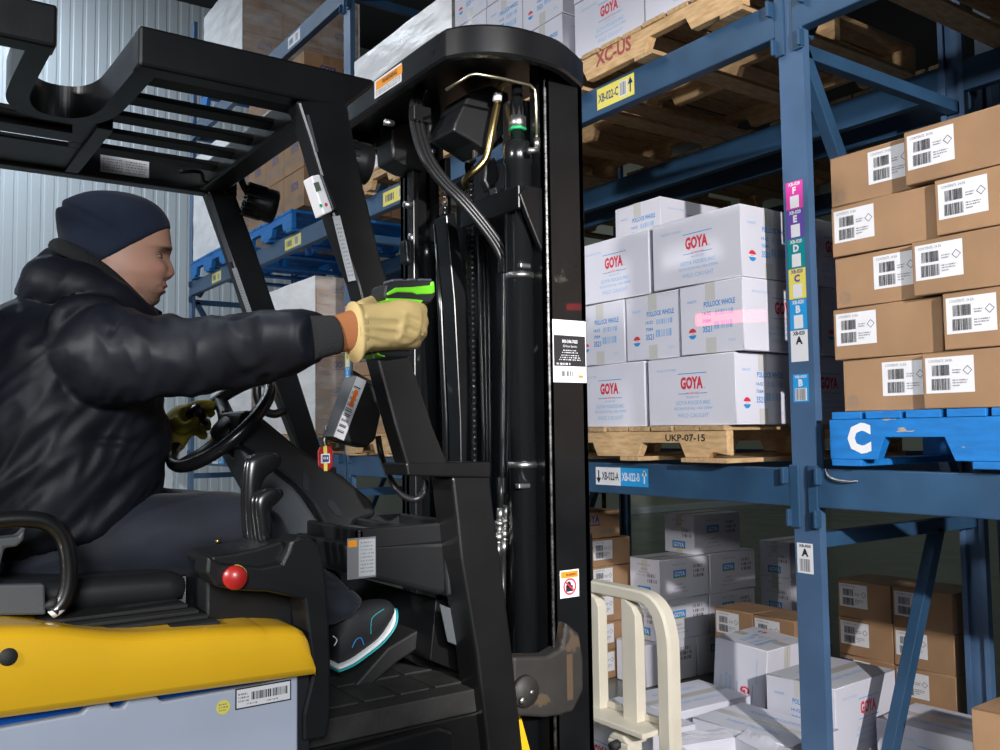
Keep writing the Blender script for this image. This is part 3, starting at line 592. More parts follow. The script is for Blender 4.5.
# loads wrapped in film
def wrapped(x0, x1, zb, nx, nz, h, d0, ndep, film_on, lab, gname, mesh_i=None, y0=2.69, dark=True):
    w_ = (x1-x0)/nx; dd = d0/ndep; me = block_mesh(w_-0.006, dd-0.006, h-0.004)
    for lz in range(nz):
        for ix in range(nx):
            for iy in range(ndep):
                if iy and ix != nx-1: continue
                o = bpy.data.objects.new('brown_carton', me); COL.objects.link(o); o.location = (x0+w_*(ix+0.5), y0+dd*(iy+0.5), zb+h*lz)
                where = 'front, %s from left' % ORD[ix] if not iy else 'side, %s from front' % ORD[iy]
                tag(o, 'brown carton, %s, %s layer up, %s' % (lab, ORD[lz], where), 'carton', gname)
    if film_on:
        m = MB(); e = 0.012; X0, X1, Y0, Y1, Z0, Z1 = x0-e, x1+e, y0-e, y0+d0+e, zb+0.004, zb+h*nz+e; n = 24; kz = 22
        ring = []
        for (ax, ay, bx, by) in ((X0, Y0, X1, Y0), (X1, Y0, X1, Y1), (X1, Y1, X0, Y1), (X0, Y1, X0, Y0)):
            for k in range(n): ring.append((ax+(bx-ax)*k/n, ay+(by-ay)*k/n))
        cx, cy = (X0+X1)/2, (Y0+Y1)/2; R = []
        for k in range(kz+1):
            z = Z0+(Z1-Z0)*k/kz; rr = []
            for (xx, yy) in ring:
                q = 0.010*abs(noise.noise(Vector((xx*5+z*9, yy*5, z*14))))
                vx, vy = xx-cx, yy-cy; l_ = math.hypot(vx, vy); rr.append((xx+vx/l_*q, yy+vy/l_*q, z+0.006*noise.noise(Vector((xx*3, yy*3, z*3)))))
            R.append(rr)
        for ka, kb, mt_ in ((0, n, 'stretch_film'), (n, 2*n, 'stretch_film_thin'), (2*n, 4*n, 'stretch_film')):
            V_ = [rr[k % (4*n)] for rr in R for k in range(ka, kb+1)]; w_n = kb-ka+1
            m.add(V_, [(a_*w_n+k, a_*w_n+k+1, (a_+1)*w_n+k+1, (a_+1)*w_n+k) for a_ in range(kz) for k in range(w_n-1)], mt_, True)
        m.add([(X0, Y0, Z1), (X1, Y0, Z1), (X1, Y1, Z1), (X0, Y1, Z1)], [(0, 1, 2, 3)], 'stretch_film')
        tag(m.build('stretch_wrap', org=((X0+X1)/2, (Y0+Y1)/2, Z0)), 'clear stretch film around the %s' % lab, 'stretch film')
BM = {}
def block_mesh(w_, d_, h_):
    k = (round(w_, 3), round(d_, 3), round(h_, 3))
    if k not in BM:
        m = MB(); carton_shell(m, w_, d_, h_, 'cardboard', 'tape_brown', 11)
        for kk, f in box_faces(w_, d_, h_).items():
            if kk == 't': continue
            W_ = w_ if kk in 'fb' else d_
            m.text(f, 'GOYA', W_*0.05, h_*0.06, 0.05, 'ink_navy', 0.04, w=min(0.14, W_*0.4)); m.decal(f, W_*0.05-0.075, W_*0.05+0.075, h_*0.06-0.014, h_*0.06-0.006, 'ink_navy', 0.0006)
            m.barcode(f, -W_*0.42, -W_*0.22, -h_*0.25, -h_*0.1, 'ink_grey', 12, 4); m.barcode(f, W_*0.2, W_*0.42, -h_*0.32, -h_*0.2, 'ink_grey', 12, 6)
            for i in range(2): m.barcode(f, -W_*0.15, W_*0.2, -h_*(0.16+0.09*i), -h_*(0.13+0.09*i), 'ink_grey', 14, i+1)
        BM[k] = m.mesh('brown_carton')
    return BM[k]
PB = TOP[1]+0.002+0.143
wrapped(-5.46, -4.25, PB, 3, 4, 0.20, 1.12, 3, True, 'white-filmed load on upper middle shelf', 'film-wrapped cartons on the upper middle shelf')
wrapped(-7.23, -6.14, TOP[0]+0.145, 3, 6, 0.19, 1.12, 3, True, 'tall filmed load on far lower shelf', 'film-wrapped cartons in the tall load on the far lower shelf')
wrapped(-8.5, -7.45, TOP[0]+0.145, 3, 5, 0.20, 1.12, 3, True, 'low filmed load on far lower shelf', 'film-wrapped cartons in the low load on the far lower shelf')
PB2 = TOP[1]+0.003+0.142*1.2
wrapped(-9.1, -8.06, PB2, 2, 4, 0.26, 1.12, 3, True, 'left load on far upper shelf', 'cartons in the left load on the far upper shelf')
wrapped(-7.57, -6.37, PB2, 3, 4, 0.30, 1.12, 3, False, 'right load on far upper shelf', 'cartons in the right load on the far upper shelf')
wrapped(-8.8, -7.72, TOP[2]+0.003+0.142*1.2, 2, 3, 0.26, 1.12, 3, True, 'load on topmost far shelf', 'cartons in the load on the topmost far shelf')
wrapped(-5.55, -4.58, TOP[0]+0.145, 3, 5, 0.19, 1.10, 3, False, 'lower shelf load behind forklift pillar', 'cartons behind the front pillar of the forklift')
wrapped(-4.38, -3.45, TOP[0]+0.145, 2, 4, 0.22, 1.0, 2, False, 'lower shelf load behind lift mast', 'cartons behind the lift mast')
put(P_plain, -0.12, 3.235, TOP[0]+0.002, label='unseen bare wood pallet under the added light-blocking load, near lower shelf')
wrapped(-0.60, 0.38, TOP[0]+0.145, 3, 6, 0.235, 1.10, 3, False, 'unseen light-blocking load right of blue pallet', 'cartons in the added light-blocking stack beside the blue pallet')  # pallet and tall load are unseen, added to block light to the upper right
# floor stacks behind the lower beam
def add_patch(k_):
    m = MB(); f = frame((-0.10, -0.131, 0.105), (1, 0, 0), (0, 0, 1)); m.decal(f, -0.034, 0.034, 0.0, 0.052, 'ink_navy', 0.0006); m.decal(f, -0.034, 0.034, -0.054, -0.002, 'print_amber', 0.0006)
    m.text(f, 'GOYA', 0, 0.014, 0.024, 'label_white', 0.03, w=0.055, lift=0.0011); m.barcode(f, -0.026, 0.026, -0.024, -0.016, 'ink_maroon', 8, 3, 0.0011); m.barcode(f, -0.026, 0.026, -0.042, -0.034, 'ink_maroon', 8, 4, 0.0011)
    o = bpy.data.objects.new('brand_label', m.mesh('brand_label')); COL.objects.link(o); o.parent = k_; o['label'] = 'navy and amber printed patch'
def bstack(X, Y, cols, rows_, lab, gname, rot=0.0, sp=0.302, skip=(), MM=None, hh=0.160):
    MM = MM or M_BD
    for r_ in range(rows_):
        for c_ in range(cols):
            if (c_, r_) in skip: continue
            k_ = carton('brown_carton', MM[0], X+sp*c_*math.cos(rot), Y+sp*c_*math.sin(rot), 0.002+hh*r_, rot+rn.uniform(-0.012, 0.012), 'labelled brown carton, %s, %s row up, %s column' % (lab, ORD[r_], ORD[c_]), gname, MM[1], use=(0, 2))
            if MM is M_BG and (c_, r_) in ((0, 1), (1, 0)): add_patch(k_)
bstack(-2.556, 3.985, 2, 4, 'floor stack right of near upright', 'brown floor stack right of the near upright', sp=0.283, MM=M_BG, hh=0.1755)
bstack(-3.122, 3.715, 2, 3, 'low floor stack left of near upright', 'low brown floor stack', sp=0.246, MM=M_BE, hh=0.173)
bstack(-4.16, 3.30, 2, 5, 'floor stack behind the cream rail', 'tall brown floor stack behind the cream rail', rot=Q, sp=0.305)
carton('brown_carton', block_mesh(0.5, 0.28, 0.155), -4.18, 3.44, 0.803, Q, 'plain brown carton lying on top of the floor stack behind the cream rail', 'tall brown floor stack behind the cream rail')
G7 = 'white cartons with blue brand patches on the floor'
def cst(x, y, z, r, l): carton('white_carton', M_C, x, y, z, r, l, G7)
CX = -3.72
for lz in range(3):
    for iy in range(2):
        cst(CX-CW/2+0.01*lz-0.03, (3.90 if lz else 3.80)+0.415*iy, 0.002+CH*1.01*lz, Q, 'white carton with a blue patch, floor stack behind the cream rail, layer %d, %s' % (lz+1, ('near', 'far')[iy]))
cst(CX-CW/2-0.04, 4.22, 0.002+CH*1.01*3, Q, 'white carton with a blue patch alone on top of its floor stack')
for lz in range(3):
    cst(px(790, 560, Y=4.9).x-CW/2, 4.9+CL/2, 0.002+CH*1.01*lz, Q, 'white carton with a blue patch in the rear stack, layer %d from the floor' % (lz+1))
# heap of white cartons beside the near upright
G8 = 'heap of white cartons on the floor by the near upright'
M_LOW = (lambda m: (carton_shell(m, 0.46, 0.32, 0.134, 'cardboard_white', 'packing_tape', 4), m.mesh('white_carton'))[1])(MB())
carton('white_carton', M_LOW, -2.385, 3.345, 0.001, Q+0.03, 'flat white carton on the floor under the white carton behind the near upright', G8)
carton('white_carton', M_W[0], -2.385, 3.345, 0.136, Q+0.06, 'white carton with red brand name just behind and right of the near upright', G8)
carton('white_carton', M_W[1], -2.92, 3.36, 0.258, 0.10, 'white carton standing on its end and leaning, behind the heap', G8, tilt=(0.0, Q+0.08))
carton('white_carton', M_W[0], -2.79, 2.565, 0.001, -0.03, 'white carton on the floor seen through the cream rail', G8)
carton('white_carton', M_W[1], -2.845, 2.965, 0.001, Q-0.05, 'white carton lying between the cream rail and the leaning carton', G8)
carton('white_carton', M_W[1], -2.40, 2.93, 0.001, 0.04, 'white carton directly behind the foot of the near upright', G8)
carton('white_carton', M_W[0], -1.955, 3.50, 0.001, 0.06, 'white carton low on the floor right of the diagonal rack brace', G8)
def torn_carton():
    t = thing('torn_carton', (-2.27, 2.58, 0.001), 'crushed open white carton with torn flaps beside the cream rail', 'carton', G8)
    m = MB(); L, Wd, H, th = 0.27, 0.24, 0.26, 0.005; c = Vector((-2.27, 2.58, 0.001))
    a = math.radians(-14); rx, ry = Vector((math.cos(a), math.sin(a), 0)), Vector((-math.sin(a), math.cos(a), 0)); uz = Vector((0, 0, 1))
    for o_, ax, h_ in ((ry*-Wd/2, (rx, ry, uz), (L/2, th/2, H/2)), (ry*Wd/2, (rx, ry, uz), (L/2, th/2, H/2)), (rx*-L/2, (ry, rx, uz), (Wd/2, th/2, H/2)), (rx*L/2, (ry, rx, uz), (Wd/2, th/2, H/2))):
        m.obox(c+o_+uz*H/2, ax, h_, 'cardboard_white')
    m.obox(c+uz*0.004, (rx, ry, uz), (L/2, Wd/2, 0.003), 'cardboard_white')
    f = (c-ry*(Wd/2+th/2+0.0002)+uz*H/2, rx, uz, -ry); m.text(f, '24/4# NET', -0.05, -0.02, 0.016, 'ink_lightblue', 0.01)
    m.build('box_body', t)
    for o_, d_, w_, l_, ang in ((ry*Wd/2, ry, L, 0.06, 0.5), (ry*-Wd/2, -ry, L, 0.05, -0.35), (rx*L/2, rx, Wd, 0.07, -0.9), (rx*-L/2, -rx, Wd, 0.09, 0.15)):
        m = MB(); out = (d_*math.cos(ang)+uz*math.sin(ang)); sd = uz.cross(d_); n_ = 8; V = []
        rr = random.Random(int(ang*100)+3)
        for j in range(4):
            for i in range(n_+1):
                e = (rr.uniform(-0.014, 0.006) if j == 3 else 0)
                V.append(c+o_+uz*H+sd*(w_*(i/n_-0.5)*0.97)+out*(l_*j/3+e)+uz*(0.006*math.sin(i*1.1+j)*j/3))
        F = [(j*(n_+1)+i, j*(n_+1)+i+1, (j+1)*(n_+1)+i+1, (j+1)*(n_+1)+i) for j in range(3) for i in range(n_)]
        m.add(V, F, 'cardboard_white'); b = m.build('flap', t); s_ = b.modifiers.new('solid', 'SOLIDIFY'); s_.thickness = 0.004
torn_carton()
G9 = 'brown cartons by the right edge of the photo'
for k in range(3): carton('brown_carton', M_B[0], -1.40, 3.10, 0.001+0.1735*k, 0.02*k, 'brown carton at the lower right edge of the view, %s of its stack' % ('bottom', 'middle', 'top')[k], G9, M_B[1], use=(1, 2))
# yellow wrapped bag and small cartons far behind the lower beam
G10 = 'cartons on the floor behind the lower middle beam'
for i, (x, y, z) in enumerate(((-6.55, 5.0, 0), (-6.54, 5.02, 0.30), (-6.05, 5.05, 0), (-6.05, 5.05, 0.30), (-6.5, 5.0, 0.60))):
    carton('brown_carton', block_mesh(0.44, 0.36, 0.298), x, y, z+0.001, 0.0, 'brown carton in the dim stack seen past the hanging cable, %s' % ('lower left', 'middle left', 'lower right', 'upper right', 'topmost')[i], G10)
# cream cart with an upright end rail
def cart():
    t = thing('stock_cart', (-2.5, 2.34, 0), 'cream painted steel cart with a rounded end rail, between mast and rack', 'cart')
    y = 2.34; zt = px(640, 590, Y=y).z; xr = px(668, 640, Y=y).x
    m = MB(); P = [(xr, y, 0.12), (xr, y, 0.4), (xr, y, zt-0.20), (xr-0.006, y, zt-0.13), (xr-0.03, y, zt-0.065), (xr-0.075, y, zt-0.028), (xr-0.14, y, zt-0.019), (xr-0.3, y, zt-0.018), (-2.95, y, zt-0.018)]
    sq = []; hw, hd = 0.034, 0.030
    pts, _ = smoothpath([Vector(p) for p in P], [1]*len(P), 8)
    R = []
    for i, p in enumerate(pts):
        d = (pts[min(i+1, len(pts)-1)]-pts[max(i-1, 0)]).normalized(); n_ = Vector((0, 1, 0)).cross(d).normalized()
        k = hw*(0.66+0.34*d.z*d.z)
        R.append([p+n_*k*a+Vector((0, hd*b_, 0)) for a, b_ in ((-1, -.7), (-.7, -1), (.7, -1), (1, -.7), (1, .7), (.7, 1), (-.7, 1), (-1, .7))])
    m.rings(R, 'cream_paint', smooth=False); m.build('end_rail', t)
    for a, c in ((626.5, 641), (592, 604)):
        xa, xb = px(a, 650, Y=y).x, px(c, 650, Y=y).x; m = MB(); n_ = 10
        V = []
        m.prism([(xa, y-0.025, 0.30), (xb, y-0.025, 0.30), (xb, y-0.025, zt-0.09), (xa+(xb-xa)*0.75, y-0.025, zt-0.06), (xa+(xb-xa)*0.3, y-0.025, zt-0.04), (xa, y-0.025, zt-0.035)], (0, 0.045, 0), 'cream_paint')
        m.build('rail_post', t, bevel=0.004)
    zb = px(620, 705, Y=y).z
    m = MB(); m.box(-2.95, xr-0.034, y-0.10, y+0.03, zb-0.05, zb-0.03, 'cream_paint'); m.box(-2.95, xr-0.034, y+0.01, y+0.03, zb-0.03, zb-0.005, 'cream_paint')
    m.box(-2.95, xr, y-0.03, y+0.03, 0.10, 0.14, 'cream_paint'); m.build('cross_bar', t, bevel=0.004)
    m = MB(); c = px(626, 742, Y=y-0.05); m.box(c.x-0.055, c.x+0.055, y-0.09, y-0.02, c.z-0.12, c.z+0.01, 'cream_paint'); m.prism([(c.x-0.055, y-0.09, c.z+0.01), (c.x+0.055, y-0.09, c.z+0.01), (c.x+0.025, y-0.09, c.z+0.035), (c.x-0.03, y-0.09, c.z+0.035)], (0, 0.07, 0), 'cream_paint'); m.build('latch_block', t, bevel=0.006)
    m = MB(); m.cyl((c.x, y-0.12, c.z-0.005), (c.x, y-0.06, c.z+0.005), 0.018, 'rubber'); m.build('latch_knob', t)
    for x in (-2.9, xr): 
        m = MB(); m.cyl((x-0.018, y, 0.055), (x+0.018, y, 0.055), 0.055, 'rubber', 20); m.bar((x-0.024, y, 0.055), (x-0.024, y, 0.12), 0.006, 0.04, 'zinc', up=(0, 1, 0)); m.build('caster', t)
cart()
def chair_base():
    t = thing('swivel_chair', (-10.75, 9.5, 0), 'black star base swivel chair with casters, far behind the lower beam', 'chair'); c = Vector((-10.75, 9.5, 0))
    m = MB(); m.cyl(c+Vector((0, 0, 0.1)), c+Vector((0, 0, 0.48)), 0.035, 'black_plastic'); m.build('column', t)
    m = MB(); m.box(c.x-0.26, c.x+0.26, c.y-0.26, c.y+0.26, 0.48, 0.56, 'rubber'); m.build('seat', t, bevel=0.03)
    m = MB(); m.box(c.x-0.25, c.x+0.25, c.y+0.22, c.y+0.28, 0.62, 1.0, 'rubber'); m.box(c.x-0.03, c.x+0.03, c.y+0.25, c.y+0.28, 0.5, 0.7, 'rubber'); m.build('backrest', t, bevel=0.02)
    for i in range(5):
        a = i*2*math.pi/5+0.3; d = Vector((math.cos(a), math.sin(a), 0)); m = MB(); m.tube([c+Vector((0, 0, 0.15)), c+d*0.33+Vector((0, 0, 0.10))], [0.035, 0.022], 'black_plastic'); l_ = m.build('base_arm', t)
        m = MB(); e = c+d*0.33+Vector((0, 0, 0.035)); s_ = d.cross(Vector((0, 0, 1))); m.cyl(e-s_*0.025, e+s_*0.025, 0.035, 'rubber'); m.cyl(e, e+Vector((0, 0, 0.06)), 0.012, 'black_plastic'); m.build('caster', l_)
chair_base()
# ------------------------------------------------------------------ forklift
FX = -2.08
fk = thing('forklift', (FX, 0.3, 0), 'yellow and black electric forklift with a black mast and overhead guard, driven by the person', 'forklift')
XN, XFAR = -1.66, -2.50
def P2(x, X, pts): return [px(a, b_, X=X) for a, b_ in pts]
def pprism(pts, X, X2, m, mt): m.prism(P2(0, X, pts), (X2-X, 0, 0), mt)
# chassis and wheels (mostly below the picture)
m = MB(); m.box(-2.48, -1.66, -0.85, 1.12, 0.12, 0.62, 'black_paint'); m.box(-2.40, -1.72, 1.0, 1.34, 0.18, 0.55, 'black_paint'); m.box(-2.46, -1.655, -1.05, 0.10, 0.30, 0.70, 'yellow_paint'); m.build('chassis', fk, bevel=0.02)
for x, y, r in ((-1.70, 1.08, 0.25), (-2.46, 1.08, 0.25), (-1.75, -0.55, 0.2), (-2.41, -0.55, 0.2)):
    m = MB(); m.lathe((x-0.07, y, r), (1, 0, 0), [(0, 0.02), (0, r*0.9), (0.02, r), (0.12, r), (0.14, r*0.9), (0.14, 0.02)], 'rubber', 32); w_ = m.build('wheel', fk); m = MB(); m.lathe((x-0.072, y, r), (1, 0, 0), [(0, 0.01), (0, r*0.5), (0.144, r*0.5), (0.144, 0.01)], 'yellow_paint', 24); m.build('hub', w_)
# battery and its grey side panel
XB = -1.625
m = MB(); m.box(-2.44, -1.66, -0.42, 0.64, 0.62, 0.985, 'battery_blue')
m.build('battery', fk, bevel=0.004)
zl = px(0, 733, X=XB).z
prof = [(0, 728.5), (82, 713.5), (88, 706.5), (109, 702), (112, 708.5), (123, 708), (129, 698), (154, 694), (162, 702), (258, 685), (296, 676), (298, 676), (298, 760)]
pts = P2(0, XB, prof); pts = [Vector((XB, -0.40, pts[0].z+0.055))] + pts[:-1] + [Vector((XB, pts[-1].y, 0.60)), Vector((XB, -0.40, 0.60))]
m = MB(); m.prism(pts, (-0.02, 0, 0), 'battery_grey'); side = m.build('battery_cover', fk, bevel=0.004)
def fside(p, ang=0.0, lift=0.001):  # a frame on a +X face
    c, s_ = math.cos(ang), math.sin(ang); return frame((p.x+lift, p.y, p.z), (0, c, s_), (0, -s_, c))
p0, p1 = px(235, 702, X=XB), px(291, 687, X=XB); f = fside((p0+p1)/2, 0.0); w_ = p1.y-p0.y; hh = 0.037
m = MB(); m.decal(f, -w_/2, w_/2, -hh/2, hh/2, 'ink_black'); m.decal(f, -w_/2+0.0025, w_/2-0.0025, -hh/2+0.0025, hh/2-0.0025, 'label_white', 0.0006)
m.barcode(f, -w_*0.22, w_*0.44, -0.005, 0.009, 'ink_black', 34, 8, 0.0012)
for i in range(3): m.barcode(f, -w_*0.45, -w_*0.27, 0.006-0.006*i, 0.009-0.006*i, 'ink_grey', 9, i, 0.0012)
m.barcode(f, -w_*0.3, -w_*0.1, -0.012, -0.0095, 'ink_grey', 10, 2, 0.0012); m.barcode(f, w_*0.05, w_*0.25, -0.012, -0.0095, 'ink_grey', 10, 3, 0.0012)
m.build('barcode_label', side, label='white barcode label with a black border')
f = fside(px(223, 707, X=XB)); m = MB(); m.disc(f, 0, 0, 0.0125, 'sticker_yellow'); [m.barcode(f, -0.008, 0.008, 0.004-0.005*i, 0.006-0.005*i, 'ink_grey', 6, i, 0.0012) for i in range(3)]; m.build('round_sticker', side, label='round yellow sticker')
m = MB(); m.box(-1.69, -1.632, 0.675, 0.70, 0.55, 0.985, 'dark_gap'); m.build('battery_frame', fk)
# hood
m = MB()
low = [(312, 672), (250, 683), (180, 693), (90, 708), (0, 723)]
def hood_ring(Y, zb, zt, dz):
    """section across the truck at Y: lower lip zb, shoulder zt, deck height zt+dz inside"""
    xs = [(-1.66, zb), (-1.60, zb), (-1.592, zb+0.012), (-1.593, zb+(zt-zb)*0.55), (-1.596, zt-0.024), (-1.602, zt-0.010), (-1.614, zt-0.002), (-1.64, zt), (-1.76, zt+dz), (-2.08, zt+dz), (-2.40, zt+dz), (-2.47, zt), (-2.53, zt-0.012), (-2.55, zt-0.05), (-2.55, zb), (-2.50, zb)]
    return [(x, Y, z) for x, z in xs]
def zlow(Y): # lower edge follows the photo
    t = (Y-0.185)/(0.693-0.185); return 0.997+(0.981-0.997)*t
secs = [(-0.95, 1.10, 0.0), (-0.5, 1.13, 0.0), (-0.1, 1.138, 0.0), (0.10, 1.136, 0.0), (0.20, 1.130, -0.004), (0.26, 1.122, -0.010), (0.32, 1.106, -0.012), (0.38, 1.092, -0.006), (0.46, 1.088, 0.0), (0.56, 1.080, 0.004), (0.62, 1.073, 0.006), (0.650, 1.070, 0.003), (0.672, 1.066, 0.001), (0.684, 1.057, 0.0), (0.692, 1.036, -0.002), (0.697, 1.004, -0.002)]
Yp, Zp, Dp = zip(*secs); YY = np.concatenate([np.linspace(-0.95, 0.6, 60), np.linspace(0.605, 0.697, 30)])
ZZ = np.interp(YY, Yp, Zp); k_ = np.ones(3)/3
for _ in range(2): ZZ[1:-1] = np.convolve(ZZ, k_, 'valid')
DD = np.interp(YY, Yp, Dp)
m.rings([hood_ring(y, zlow(y), z, d) for y, z, d in zip(YY, ZZ, DD)], 'yellow_paint', smooth=True)
hood = m.build('hood', fk); hood.modifiers.new('bevel', 'BEVEL').width = 0.003
m = MB(); c = px(8, 657, X=-1.597); m.lathe(c-Vector((0.006, 0, 0)), (1, 0, 0.15), [(0, 0.016), (0.006, 0.016), (0.010, 0.012), (0.0101, 0.001)], 'rubber'); m.build('plug', hood, label='black rubber plug')
# seat
SX0, SX1 = -2.30, -1.80
def rring(Y, x0, x1, z0, z1, r=0.03, n=6):
    R = []
    for cx, cz, a0 in ((x1-r, z0+r, -90), (x1-r, z1-r, 0), (x0+r, z1-r, 90), (x0+r, z0+r, 180)):
        for k in range(n+1): a = math.radians(a0+90*k/n); R.append((cx+r*math.cos(a), Y, cz+r*math.sin(a)))
    return R
seat = MB(); p_ = [(0.05, 1.115, 1.20), (0.12, 1.110, 1.20), (0.22, 1.108, 1.175), (0.32, 1.106, 1.165), (0.42, 1.104, 1.163), (0.49, 1.104, 1.160), (0.517, 1.107, 1.153), (0.528, 1.115, 1.144)]
seat.rings([rring(y, SX0+0.03*(i == 7), SX1-0.03*(i == 7), z0, z1, min(0.03, (z1-z0)/2.2)) for i, (y, z0, z1) in enumerate(p_)], 'seat_vinyl'); so = seat.build('seat_cushion', fk); 
m = MB(); m.rings([rring(y, -2.28, -1.82, z0, z1, 0.025) for y, z0, z1 in ((0.02, 1.20, 1.27), (-0.02, 1.2, 1.45), (-0.07, 1.22, 1.72), (-0.13, 1.24, 1.78), (-0.20, 1.3, 1.75), (-0.24, 1.4, 1.6))], 'seat_vinyl'); m.build('seat_back', fk)
m = MB()
for i in range(4): z = 1.112-0.008*i; m.box(-2.24-0.008*i, -1.73+0.022*i+0.006*(i % 2), 0.06, 0.505+0.012*i, z-0.0075, z, 'rubber')
m.build('seat_bellows', fk, bevel=0.002)
XS = -1.745
m = MB(); pprism([(-120, 587), (45, 584.5), (46, 615), (-120, 618)], XS, XS-0.03, m, 'grey_plastic'); m.build('seat_side_panel', fk, bevel=0.004)
m = MB(); pprism([(-20, 540), (18, 536), (26, 527), (24, 540), (17, 547), (5, 548), (-6, 590), (-40, 600)], XS-0.01, XS-0.05, m, 'grey_plastic'); m.build('seat_bracket', fk, bevel=0.005)
m = MB(); m.tube(P2(0, XS+0.01, [(-70, 522), (-20, 522), (20, 519), (46, 522), (62, 535), (68, 555), (69, 580), (64, 600), (54, 612)]), 0.0145, 'black_paint', 12, sub=6); m.build('hip_restraint', fk)
m = MB(); a, c = px(50, 601, X=XS+0.01), px(60, 612, X=XS+0.01); m.cyl(a, a*0.5+c*0.5, 0.012, 'rubber'); m.cyl(a*0.5+c*0.5, c, 0.014, 'label_white'); m.build('switch', fk, label='small white and black seat switch')
# armrest console with levers and stop button
XC = -1.625
con = [(190, 549), (226, 553), (257, 566), (286, 557.5), (277, 540), (282, 532.5), (292, 536), (307, 541), (320, 552), (326, 570), (329, 600), (331, 650), (331, 730), (327, 742), (303, 744), (303, 705), (312, 672), (306, 640), (304, 597), (270, 590), (238, 588), (222, 585), (190, 578)]
con = [(208, 556), (222, 564), (262, 567), (282, 563), (288, 551), (291, 541), (300, 536), (310, 537), (319, 545), (324, 560), (327, 585), (329.5, 620), (331, 660), (331, 715), (327, 738), (303, 742), (303, 715), (313, 673), (309, 640), (306, 615), (304, 600), (268, 592), (240, 591), (216, 587), (206, 573)]
m = MB(); pprism(con, XC, XC-0.075, m, 'black_plastic'); console = m.build('armrest_console', fk, bevel=0.006, seg=3)
m = MB(); pprism([(212, 556), (236, 553), (258, 548), (283, 540), (287, 548), (281, 562), (262, 572), (222, 572), (208, 566)], XC-0.02, XC-0.16, m, 'black_plastic'); m.build('lever_housing', console, bevel=0.006)
m = MB(); c = px(235, 577.5, X=XC+0.012); ax = Vector((0.93, -0.36, 0.05)); m.lathe(c-ax*0.022, ax, [(0, 0.012), (0.0, 0.021), (0.006, 0.021), (0.007, 0.012)], 'sticker_yellow'); m.lathe(c-ax*0.016, ax, [(0, 0.011), (0.006, 0.013), (0.008, 0.021), (0.020, 0.0215), (0.025, 0.019), (0.026, 0.001)], 'red_plastic', 24); m.build('stop_button', console, label='red mushroom stop button')
for i, (dx, dy, X, sc) in enumerate(((0, 0, -1.80, 1.0), (4, 1, -1.765, 1.0), (10, 31, -1.73, 0.93), (16, 33, -1.70, 0.93))):
    q = lambda a, b_: px(a+dx, b_, X=X)
    if i < 2:
        m = MB(); R = []
        for (l_, lz, r_, rz) in ((243, 545, 263, 545), (242, 530, 266, 528), (240, 505, 258, 505), (241, 480, 258, 484), (242.5, 462, 266, 474), (246, 456.5, 276, 470), (256, 452, 281, 459), (266, 452, 277, 453.5)):
            a, c = px(l_+dx*0.6, lz, X=X), px(r_+dx*0.6, rz, X=X); mid = (a+c)/2; h = (c-a)/2; R.append([mid+h*math.cos(t)+Vector((0.014, 0, 0))*math.sin(t) for t in [2*math.pi*k/14 for k in range(14)]])
    else:
        m = MB(); R = []
        for (l_, lz, r_, rz) in ((253, 545, 268, 545), (252, 530, 268, 528), (250, 515, 267, 516), (249, 502, 266, 508), (251, 495, 274, 503), (257, 490, 281, 495), (266, 486.5, 278, 488)):
            a, c = px(l_+(i-2)*4, lz, X=X), px(r_+(i-2)*4, rz, X=X); mid = (a+c)/2; h = (c-a)/2; R.append([mid+h*math.cos(t)+Vector((0.013, 0, 0))*math.sin(t) for t in [2*math.pi*k/14 for k in range(14)]])
    m.rings(R, 'black_gloss'); lv = m.build('control_lever', console); lv.modifiers.new('round', 'SUBSURF').levels = 2; lv.modifiers['round'].render_levels = 2
m = MB(); m.box(-1.84, -1.705, 0.53, 0.70, 0.98, 1.155, 'black_plastic'); m.build('console_base', console, bevel=0.006)
# steering column, wheel
XCm = -2.06
col = [(243, 410), (255, 411), (264, 418), (300, 448), (345, 477), (372, 500), (378, 516), (356, 523), (350, 535), (347, 543), (332, 546), (326, 530), (312, 505), (296, 487), (280, 474), (262, 460), (243, 447), (236, 438)]
m = MB(); pprism(col, XCm+0.085, XCm-0.085, m, 'black_plastic'); colm = m.build('steering_column', fk, bevel=0.012, seg=3)
m = MB(); pprism([(238, 446), (262, 462), (298, 490), (318, 520), (328, 548), (326, 590), (345, 600), (345, 640), (300, 640), (290, 590), (285, 550), (278, 520), (262, 490)], XCm+0.06, XCm-0.10, m, 'grey_plastic'); m.build('column_lower_cover', fk, bevel=0.01)
m = MB(); pprism([(303, 471), (309, 476), (309, 492), (303, 489)], XCm+0.088, XCm+0.082, m, 'dark_gap'); m.build('column_slot', colm); m = MB(); pprism([(328, 500), (334, 501), (342, 512), (341, 517), (335, 514), (328, 506)], XCm+0.088, XCm+0.082, m, 'dark_gap'); m.build('column_slot', colm)
wc = px(221, 422, X=-2.07); wn = Vector((0.13, -0.70, 0.70)).normalized(); wr = 0.137
wu = Vector((1, 0, 0)); wu = (wu-wn*wu.dot(wn)).normalized(); wv = wn.cross(wu)
sw_parent = MB(); sw_parent.tube([wc+wu*(wr*math.cos(t))+wv*(wr*math.sin(t)) for t in [2*math.pi*k/48 for k in range(48)]], 0.0145, 'black_gloss', 12, close=True)
sw = sw_parent.build('steering_wheel', fk)
m = MB(); m.lathe(wc-wn*0.09, wn, [(0, 0.035), (0.03, 0.042), (0.065, 0.045), (0.085, 0.035), (0.09, 0.01)], 'black_plastic'); m.build('wheel_hub', sw)
